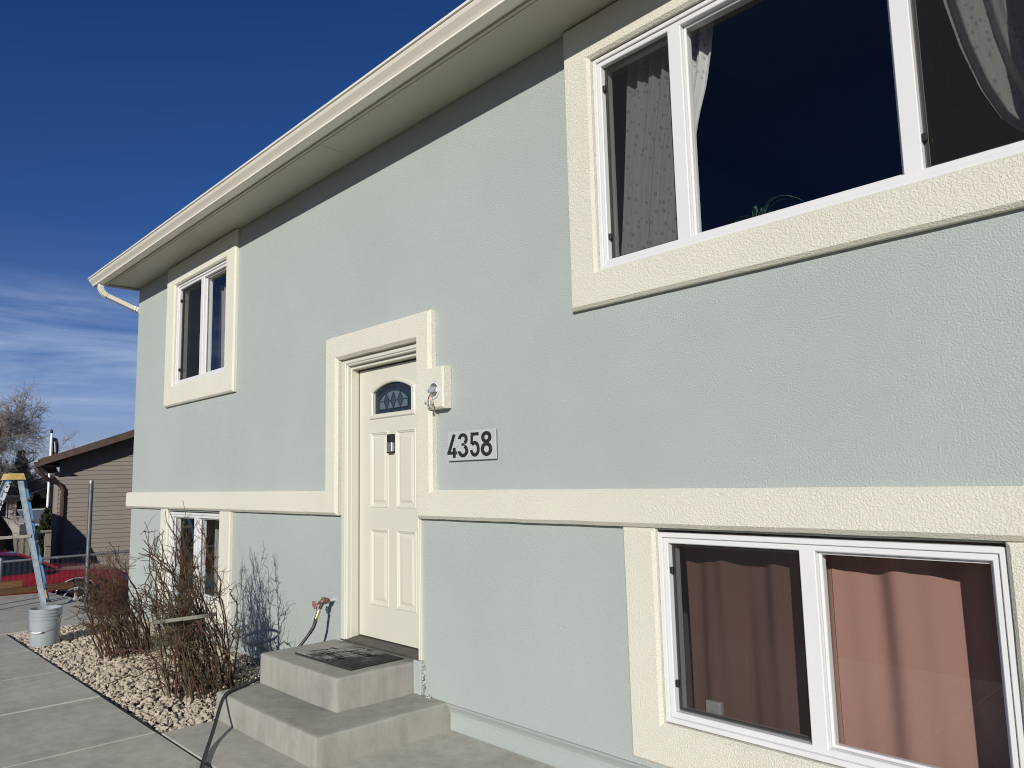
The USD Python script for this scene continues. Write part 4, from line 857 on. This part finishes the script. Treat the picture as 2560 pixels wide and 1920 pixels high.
def csec(w, zb, zt, wt): return [(w, zb), (wt, zt - .03), (wt * .85, zt), (0, zt + .02), (-wt * .85, zt), (-wt, zt - .03), (-w, zb), (0, zb - .05)]
cab = loft([(-2.55, csec(.70, .14, .165, .62)), (-1.75, csec(.80, .13, .44, .60)), (-1.1, csec(.83, .12, .52, .62)), (-.55, csec(.83, .12, .52, .62)), (-.12, csec(.82, .12, .44, .61)), (.42, csec(.78, .14, .185, .70))]); cab.fix_normals()
part(car, "windows", cab, look("car_glass", {"p": ("principled_bsdf", {"base_color": (.012, .016, .022), "roughness": .05})}, [], "p.BSDF"))
rf = loft([(-1.85, csec(.61, .40, .425, .58)), (-1.1, csec(.655, .49, .535, .615)), (-.6, csec(.655, .49, .535, .615)), (-.20, csec(.64, .44, .475, .60))]); rf.fix_normals(); part(car, "roof", rf, RED, smooth=35)
for sx in (1, -1):
    m = MB(); m.tube([(CXc + sx * .615, -.20, .47), (CXc + sx * .74, .40, .19)], .022, 6); part(car, "pillar", m, RED)
    m = MB(); m.tube([(CXc + sx * .60, -1.75, .45), (CXc + sx * .70, -2.5, .18)], .03, 6); part(car, "pillar", m, RED)
    m = MB(); m.tube([(CXc + sx * .84, -.8, .13), (CXc + sx * .66, -.8, .47)], .02, 6); part(car, "pillar", m, BLACKP)
    m = MB(); m.mesh(hull_spheres([(CXc + sx * .97, .02, .20), (CXc + sx * 1.03, .05, .24)], .05, 1)); part(car, "mirror", m, RED, smooth=True)
    m = MB(); m.tube([(CXc + sx * .932, .30, -.50), (CXc + sx * .938, .28, -.1), (CXc + sx * .90, .2, .12)], .004, 4); part(car, "door_seam", m, BLACKP)
    for (wy, wz) in WH:
        P = [(CXc + sx * .932, wy + .362 * math.cos(t), wz + .02 + .362 * math.sin(t)) for t in np.linspace(-.35, PI + .35, 30)]
        m = MB(); m.tube(P, .010, 6); part(car, "wheel_arch_trim", m, CHROME, smooth=True)
        wx = CXc + sx * .80; ax = np.array([sx, 0, 0])
        m = MB(); m.lathe([(.21, -.10), (.30, -.10), (.325, -.07), (.33, 0), (.325, .07), (.30, .10), (.225, .105), (.215, .08), (.21, -.10)], (wx, wy, wz), ax, 36); wl = part(car, "wheel", m, RUBBER, smooth=30)
        m = MB(); m.lathe([(.222, .085), (.224, .104), (.205, .108), (.196, .09), (.19, .02), (.19, -.05)], (wx, wy, wz), ax, 36)
        for k in range(5):
            t = k * 2 * PI / 5 + .35
            for dt in (-.10, .10):
                d = np.array([0, math.cos(t + dt), math.sin(t + dt)]); d2 = np.array([0, math.cos(t + dt * .8), math.sin(t + dt * .8)]); m.tube([np.array([wx, wy, wz]) + ax * .075 + d2 * .03, np.array([wx, wy, wz]) + ax * .085 + d * .20], [.016, .017], 5)
        m.lathe([(.05, .06), (.05, .09), (.03, .1), (.0, .1)], (wx, wy, wz), ax, 16); part(wl, "rim", m, CHROME, smooth=30)
        m = MB(); m.lathe([(.0, .01), (.16, .01), (.16, .0)], (wx, wy, wz), ax, 24); part(wl, "brake_disc", m, plain("dark_disc", (.04, .04, .045), .5, .5))
    m = MB(); m.lathe([(.0, .012), (.07, .0)], (CXc + sx * .58, 1.60, -.16), (0, 1, 0), 18); part(car, "headlight", m, CHROME)

# ------------------------------------------------------------------ black trailer beyond the car
tr = thing("enclosed_trailer", "tall black round-topped trailer beyond the red car", "trailer", (-18.3, -.7, -.72))
m = MB(); m.mesh(hull_spheres([(x, y, z) for x in (-18.80, -17.62) for y, z in ((-3.2, -.25), (-3.2, 1.62), (-.92, 1.58), (-.52, 1.20), (-.22, .70), (-.10, -.25))], .24, 3)); part(tr, "body", m, plain("black_trailer_paint", (.004, .004, .0045), .6, var=.1, spec=.2), smooth=40)  # out-of-view end made longer and taller to cast shadow on the neighbour wall
for yy in (-.9,):
    for xx in (-17.36, -19.06):
        m = MB(); m.lathe([(.0, -.06), (.2, -.06), (.235, -.03), (.235, .03), (.2, .06), (.0, .06)], (xx, yy, -.485), (1, 0, 0), 24); part(tr, "wheel", m, RUBBER, smooth=30)
m = MB(); m.tube([(-18.3, .2, -.32), (-18.3, .62, -.34)], .03, 8); part(tr, "tow_bar", m, STEEL)

# ------------------------------------------------------------------ neighbouring house
NX = -19.0; nb = thing("neighbour_house", "tan lap-sided house with brown fascia and brown downspout", "house", (NX, 1.05, -.72), turn=-13.0)
SID = plain("tan_siding", (.192, .166, .138), .65, var=.05, scale=2.0); BRN = plain("brown_fascia", (.062, .036, .026), .6, var=.25, scale=7); BRN2 = plain("brown_downspout", (.060, .036, .030), .4, var=.1)
NTRIM = plain("tan_trim", (.25, .215, .18), .6, var=.05)
def roof_z(y): return 2.075 + (min(y, 8.4 - y) - .61) * .348     # underside of the gable fascia line; ridge at y = 4.2
lap = .1000; z = -.62; k = 0
ny0, ny1 = 1.075, 7.33
while z < 3.35:
    zt = z + lap
    def ylim(zz): return max(ny0, .61 + (zz + .02 - 2.075) / .348)
    a0, a1 = ylim(z), ylim(zt)
    if a1 < 4.15:
        b0, b1 = 8.4 - a0, 8.4 - a1
        V = np.array([[NX + .021, a0, z], [NX + .021, b0, z], [NX + .001, b1, zt + .008], [NX + .001, a1, zt + .008], [NX - .01, a0, z], [NX - .01, b0, z]])
        part(nb, "siding_plank", (V, np.array([[0, 1, 2], [0, 2, 3], [4, 5, 1], [4, 1, 0]])), SID)
    z += lap; k += 1
m = MB(); m.prism_x([(1.08, -.74), (7.32, -.74), (7.32, 1.93), (4.2, 3.05), (1.08, 1.93)], NX - 8.0, NX - .012); part(nb, "wall", m, SID)
m = MB(); m.box(NX + .0005, NX + .02, 1.00, 1.074, -.62, 1.955, c=.002); m.box(NX - .12, NX + .02, .985, .999, -.62, 1.955, c=.002); part(nb, "corner_board", m, NTRIM)
m = MB(); m.box(NX - .1, NX + .012, 1.0, 7.4, -.75, -.62); part(nb, "foundation", m, CONC)
DKS = plain("rake_soffit_shade", (.022, .014, .010), .9, spec=.1)  # shade under the rake overhang is painted into this near-black colour
SH2 = island("brown_shingles", [(0, (.075, .055, .045)), (1, (.12, .085, .066))], .95)
m = MB(); m.prism_x([(.68, 2.075 + .085), (4.2, roof_z(4.2) + .10), (7.72, 2.075 + .085), (7.72, 2.215), (4.2, roof_z(4.2) + .175), (.68, 2.205)], NX - 8.4, NX + .50); part(nb, "roof", m, SH2)
for sgn in (0, 1):
    p = [(.72, 2.097), (4.19, roof_z(4.19) + .005), (4.19, roof_z(4.19) + .155), (.72, 2.247)]
    if sgn: p = [(8.4 - a_, b_) for a_, b_ in p]
    m = MB(); m.prism_x([(a_, b_ - .02) for a_, b_ in p], NX + .482, NX + .512); part(nb, "rake_board", m, BRN)
    q = [(.74, 2.105), (4.19, roof_z(4.19)), (4.19, roof_z(4.19) + .02), (.74, 2.125)]
    if sgn: q = [(8.4 - a_, b_) for a_, b_ in q]
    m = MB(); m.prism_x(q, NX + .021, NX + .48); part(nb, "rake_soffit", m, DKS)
m = MB(); m.box(NX - 8.2, NX + .48, .74, 1.0, 2.06, 2.085, c=.003); part(nb, "eave_soffit", m, plain("eave_soffit_shade", (.012, .008, .006), .9, spec=.1))  # near-black base colour carries the shade beneath the eave
m = MB(); m.prism_x([(.73, 2.06), (.63, 2.06), (.615, 2.13), (.615, 2.16), (.73, 2.16)], NX - 8.3, NX + .50); part(nb, "gutter", m, BRN2)
ds = spline([(NX + .30, .675, 2.07), (NX + .30, .69, 1.98), (NX + .28, .77, 1.89), (NX + .2, .90, 1.78), (NX + .085, 1.06, 1.70), (NX + .06, 1.145, 1.60), (NX + .055, 1.155, 1.42)], 26)
m = MB(); m.tube(ds, .042, 8); part(nb, "downspout_elbow", m, BRN2, smooth=40)
m = MB(); m.box(NX + .016, NX + .092, 1.118, 1.193, -.6, 1.43, c=.006); part(nb, "downspout_pipe", m, BRN2)

# ------------------------------------------------------------------ things farther off
fp = thing("flagpole", "slim white flagpole beyond the brown fascia of the neighbouring house", "flagpole", (-30, 3.22, -.75))
m = MB(); m.tube([(-30, 3.215, -.75), (-30, 3.235, 3.50)], [.045, .036], 12); part(fp, "pole", m, plain("white_pole", (.78, .78, .76), .4), smooth=40)
m = MB(); m.lathe([(.0, 0), (.045, .01), (.055, .05), (.03, .10), (.0, .16)], (-30, 3.235, 3.50), (0, 0, 1), 12); part(fp, "finial", m, BLACKP, smooth=True)
fl = thing("flag", "striped flag with a dark blue corner hanging limp from the pole", "flag", (-30, 3.3, 2.9))
def flagstrip(s0, s1, z0f, z1f):
    V = []; n = 14
    for k in range(n):
        t = k / (n - 1); zz = 3.36 - 1.15 * t
        for s in np.linspace(s0, s1, 4):
            w = .175 * (1 - .35 * max(0, t - .55) / .45) * (.55 + .6 * math.sin(PI * min(1, t * 1.2 + .15)))
            V.append((-30 + .06 * math.sin(s * 9 + t * 2), 3.275 + w * s, zz - .04 * s))
    F = [[k * 4 + q, k * 4 + q + 1, (k + 1) * 4 + q + 1, (k + 1) * 4 + q] for k in range(n - 1) for q in range(3)]
    V = np.array(V); F = np.array(F); zc = V[F].mean(1)[:, 2]; return V, F[(zc <= z0f) & (zc > z1f)]
NAVY = plain("flag_navy", (.010, .012, .035), .8); FRED = plain("flag_red", (.26, .025, .035), .8); FWH = plain("flag_white", (.58, .54, .53), .8)
part(fl, "canton", flagstrip(0, 1, 3.5, 2.82), NAVY)
for k in range(6): part(fl, "stripe", flagstrip(0, 1, 2.82 - k * .105, 2.82 - (k + 1) * .105), FRED if k % 2 == 0 else FWH)
part(fl, "stripe", (np.array([(-29.93, 3.30, 3.2), (-29.93, 3.335, 3.2), (-29.925, 3.365, 2.84), (-29.925, 3.33, 2.84)]), np.array([[0, 1, 2, 3]])), FWH)

far = thing("far_house", "low cream house with a broad dark brown roof far behind the ladder", "house", (-46, 6.5, -.8))
m = MB(); m.box(-54, -46, 2.6, 5.80, -1.0, 1.27); part(far, "wall", m, plain("pale_siding", (.46, .42, .37), .7))
m = MB(); m.prism_x([(5.80, -1.0), (11.0, -1.0), (11.0, 1.30), (8.45, 2.25), (5.80, 1.28)], -54, -46); part(far, "gable_wall", m, plain("cream_siding", (.40, .34, .23), .7))
m = MB(); m.prism_y([(-45.5, 1.28), (-45.5, 1.36), (-50, 2.75), (-54.5, 1.36), (-54.5, 1.28)], 2.3, 5.9); m.prism_x([(5.45, 1.27), (8.45, 2.36), (11.4, 1.27), (11.4, 1.37), (8.45, 2.47), (5.45, 1.37)], -54, -45.4); part(far, "roof", m, plain("dark_brown_shingle", (.062, .044, .038), .95, var=.2, scale=4))
m = MB(); m.box(-45.5, -45.42, 2.3, 5.85, 1.20, 1.33); m.tube([(-45.38, 5.5, 1.30), (-45.38, 8.45, 2.40)], .045, 6); part(far, "white_fascia", m, plain("white_fascia_paint", (.75, .74, .72), .5))
for yy in (4.55, 5.45):
    m = MB(); m.box(-46.01, -45.95, yy - .28, yy + .28, .2, 1.05, c=.01); wn = part(far, "window", m, VINYL)
    m = MB(); m.box(-45.955, -45.94, yy - .22, yy + .22, .26, .99); part(wn, "pane", m, DARKGLASS)
m = MB(); m.box(-46.02, -45.96, 6.4, 9.2, -1.0, .62, c=.01); part(far, "garage_door", m, plain("brown_garage", (.10, .065, .04), .6))

def tuft_shrub(name, label, cx, cy, z0, h, rb, seed, n, ramp, cone=True, cat="shrub"):
    r_ = np.random.default_rng(seed); s = thing(name, label, cat, (cx, cy, z0), group="conical shrubs by the far house" if name == "arborvitae" else None); m = MB()
    for k in range(n):
        t = r_.random() ** 1.1; rad = rb * ((1 - t) ** .7 if cone else math.sqrt(max(0, 1 - (2 * t - 1) ** 2))) * (.55 + .5 * math.sqrt(r_.random())) + .02; a_ = r_.uniform(0, 2 * PI)
        c_ = np.array([cx + rad * math.cos(a_), cy + rad * math.sin(a_), z0 + t * h]); d = np.array([math.cos(a_) * .5, math.sin(a_) * .5, 1.0]) + r_.normal(0, .35, 3); d /= np.linalg.norm(d); L = h * r_.uniform(.06, .14)
        e = np.cross(d, r_.normal(0, 1, 3)); e /= np.linalg.norm(e); m.add(np.array([c_ - e * L * .28, c_ + e * L * .28, c_ + d * L]), np.array([[0, 1, 2]]))
    part(s, "foliage", m, island(name + "_green_%d" % seed, ramp, .9)); m = MB(); m.tube([(cx, cy, z0 - .1), (cx, cy, z0 + h * .8)], [.05, .02], 6); part(s, "stem", m, BRN)
GREENS = [(0, (.030, .036, .016)), (.5, (.05, .05, .022)), (1, (.075, .066, .030))]
tuft_shrub("arborvitae", "dark conical arborvitae shrub before the far cream house", -44, 5.72, -.2, 1.45, .38, 61, 1500, GREENS)
tuft_shrub("arborvitae", "darker twin arborvitae shrub nearest the white flagpole", -44, 6.05, -.2, 1.25, .30, 62, 1200, [(0, (.018, .020, .010)), (1, (.04, .038, .02))])
tuft_shrub("juniper", "dark green juniper tight against the neighbouring house corner", -26.2, 2.58, -.75, 1.72, .30, 63, 1500, [(0, (.022, .030, .012)), (1, (.060, .064, .025))], False)
lw = thing("low_shed", "low shed with a grey-blue metal roof behind the fence posts", "shed", (-31.5, 3, -.8))
m = MB(); m.box(-33.0, -31.6, 3.0, 4.6, -.8, .32); part(lw, "wall", m, plain("dark_shed", (.03, .03, .033), .8))
m = MB(); m.prism_y([(-31.4, .33), (-31.4, .37), (-33.2, .84), (-33.2, .80)], 2.93, 4.8); part(lw, "roof", m, plain("grey_blue_metal", (.165, .18, .215), .5, .2, var=.06))
m = MB(); m.box(-31.42, -31.38, 2.93, 4.8, .31, .375, c=.004); m.box(-33.22, -33.14, 2.93, 4.8, .81, .86, c=.004); part(lw, "roof_edge", m, plain("pale_edge", (.45, .45, .45), .5))
WGREY = wood("weathered_wood", (.12, .105, .085), (.27, .245, .20), axis=2)
wf = thing("picket_fence", "weathered grey wooden picket fence behind the ladder", "fence", (-24.5, 1.2, -.75))
fr_ = np.random.default_rng(71)
for k in range(17):
    yy = -.9 + k * .155
    if k in (6, 9): continue
    m = MB(); h = .30 + .05 * fr_.normal(); m.prism_x([(yy, -.75), (yy + .1, -.75), (yy + .1, h - .05), (yy + .05, h + .02), (yy, h - .05)], -24.52, -24.50); part(wf, "picket", m, WGREY)
for zz in (-.45, .12):
    m = MB(); m.box(-24.56, -24.521, -.95, 1.78, zz - .045, zz + .045, c=.004); part(wf, "rail", m, WGREY)
gp = thing("gate_post", "weathered square wooden post with a flat cap board", "post", (-24.4, 2.1, -.75))
m = MB(); m.box(-24.48, -24.34, 2.02, 2.19, -.75, .40, c=.006); part(gp, "post", m, WGREY)
m = MB(); m.box(-24.54, -24.28, 1.92, 2.30, .40, .455, c=.005); part(gp, "cap_board", m, WGREY)
m = MB(); m.box(-24.335, -24.30, 1.98, 2.24, .02, .30, c=.004); part(gp, "cross_board", m, WGREY)

# ------------------------------------------------------------------ trees
def bare_tree(name, label, base, h, lean, seed, levels, spread, rad, first=.28, wscale=1.0, kids=(3, 6), col=None):
    r_ = np.random.default_rng(seed); T = thing(name, label, "tree", base, group="leafless trees against the sky"); trunk, crown, tw = MB(), MB(), MB()
    def grow(p, d, L, r, lev):
        n = 6 if lev < 2 else 4; pts = [p]; dd = d.copy()
        for k in range(n):
            dd = dd + r_.normal(0, .10 + .035 * lev, 3); dd[2] += .045; dd /= np.linalg.norm(dd); pts.append(pts[-1] + dd * L / n)
        pts = np.array(pts); rr = np.linspace(r, r * .55, n + 1)
        (trunk if lev == 0 else crown if lev < 3 else tw).tube(pts, rr, 7 if lev == 0 else 5 if lev < 2 else 3, cap=False)
        if lev >= levels: return
        for k in range(int(r_.integers(*kids)) + (2 if lev >= 2 else 0)):
            s = r_.uniform(first if lev == 0 else .18, 1.0); i_ = min(n - 1, int(s * n)); q = pts[i_] + (pts[i_ + 1] - pts[i_]) * (s * n - i_)
            ax = r_.normal(0, 1, 3); ax -= dd * (ax @ dd); ax /= np.linalg.norm(ax); an = r_.uniform(.45, 1.0) * spread
            grow(q, dd * math.cos(an) + ax * math.sin(an), L * r_.uniform(.52, .75), max(.0045 * wscale, r * (1 - .45 * s) * r_.uniform(.42, .62)), lev + 1)
    d = np.array(lean, float); d /= np.linalg.norm(d)
    grow(np.array(base, float), d, h * .55, rad, 0)
    bark = plain(name + "_bark_%d" % seed, col or (.165, .145, .125), .9, var=.25, scale=6)
    part(T, "trunk", trunk, bark); part(T, "limbs", crown, bark)
    if tw.v: part(T, "twigs", tw, bark, kind="stuff")
bare_tree("bare_tree", "big leafless deciduous tree at the far left against the sky", (-42.0, 2.15, -.9), 7.4, (0, .15, 1), 84, 5, 1.0, .20, .2, 2.4, (5, 7), (.20, .175, .155))
bare_tree("bare_tree", "small distant leafless tree just right of the flag", (-60.0, 10.45, -1.0), 6.2, (0, .02, 1), 86, 4, .7, .09, .3, 2.0, (3, 5), (.17, .14, .125))
bare_tree("bare_tree", "faint distant leafless tree low behind the far brown roof", (-64.0, 9.0, -1.0), 4.6, (0, -.05, 1), 87, 4, .9, .08, .3, 2.2, (3, 6), (.19, .165, .15))
sp = thing("spruce_tree", "dark brownish spruce standing behind the bare tree", "tree", (-52, 6.0, -1))
sr = np.random.default_rng(91); m = MB(); sbx, sby, sh = -52.0, 6.45, 5.0
m2 = MB(); m2.tube([(sbx, sby, -1), (sbx, sby, -1 + sh)], [.14, .02], 7); part(sp, "trunk", m2, BRN)
for k in range(420):
    t = sr.random() ** .8; z = -.6 + t * (sh - .5); R = (1 - t) * 1.7 + .06; a_ = sr.uniform(0, 2 * PI); L = R * sr.uniform(.6, 1.05)
    d = np.array([math.cos(a_), math.sin(a_), -.22 + .25 * sr.random()]); b0 = np.array([sbx, sby, z])
    for q in range(9):
        s = (q + 1) / 9; c_ = b0 + d * L * s; e = np.cross(d, [0, 0, 1]) * .11 * (1.15 - s) + sr.normal(0, .03, 3); m.add(np.array([c_ - e, c_ + e, c_ + d * .14 + [0, 0, -.10 * sr.random()]]), np.array([[0, 1, 2]]))
part(sp, "crown", m, island("spruce_needles", [(0, (.060, .058, .042)), (.5, (.095, .082, .060)), (1, (.135, .112, .085))], .9))
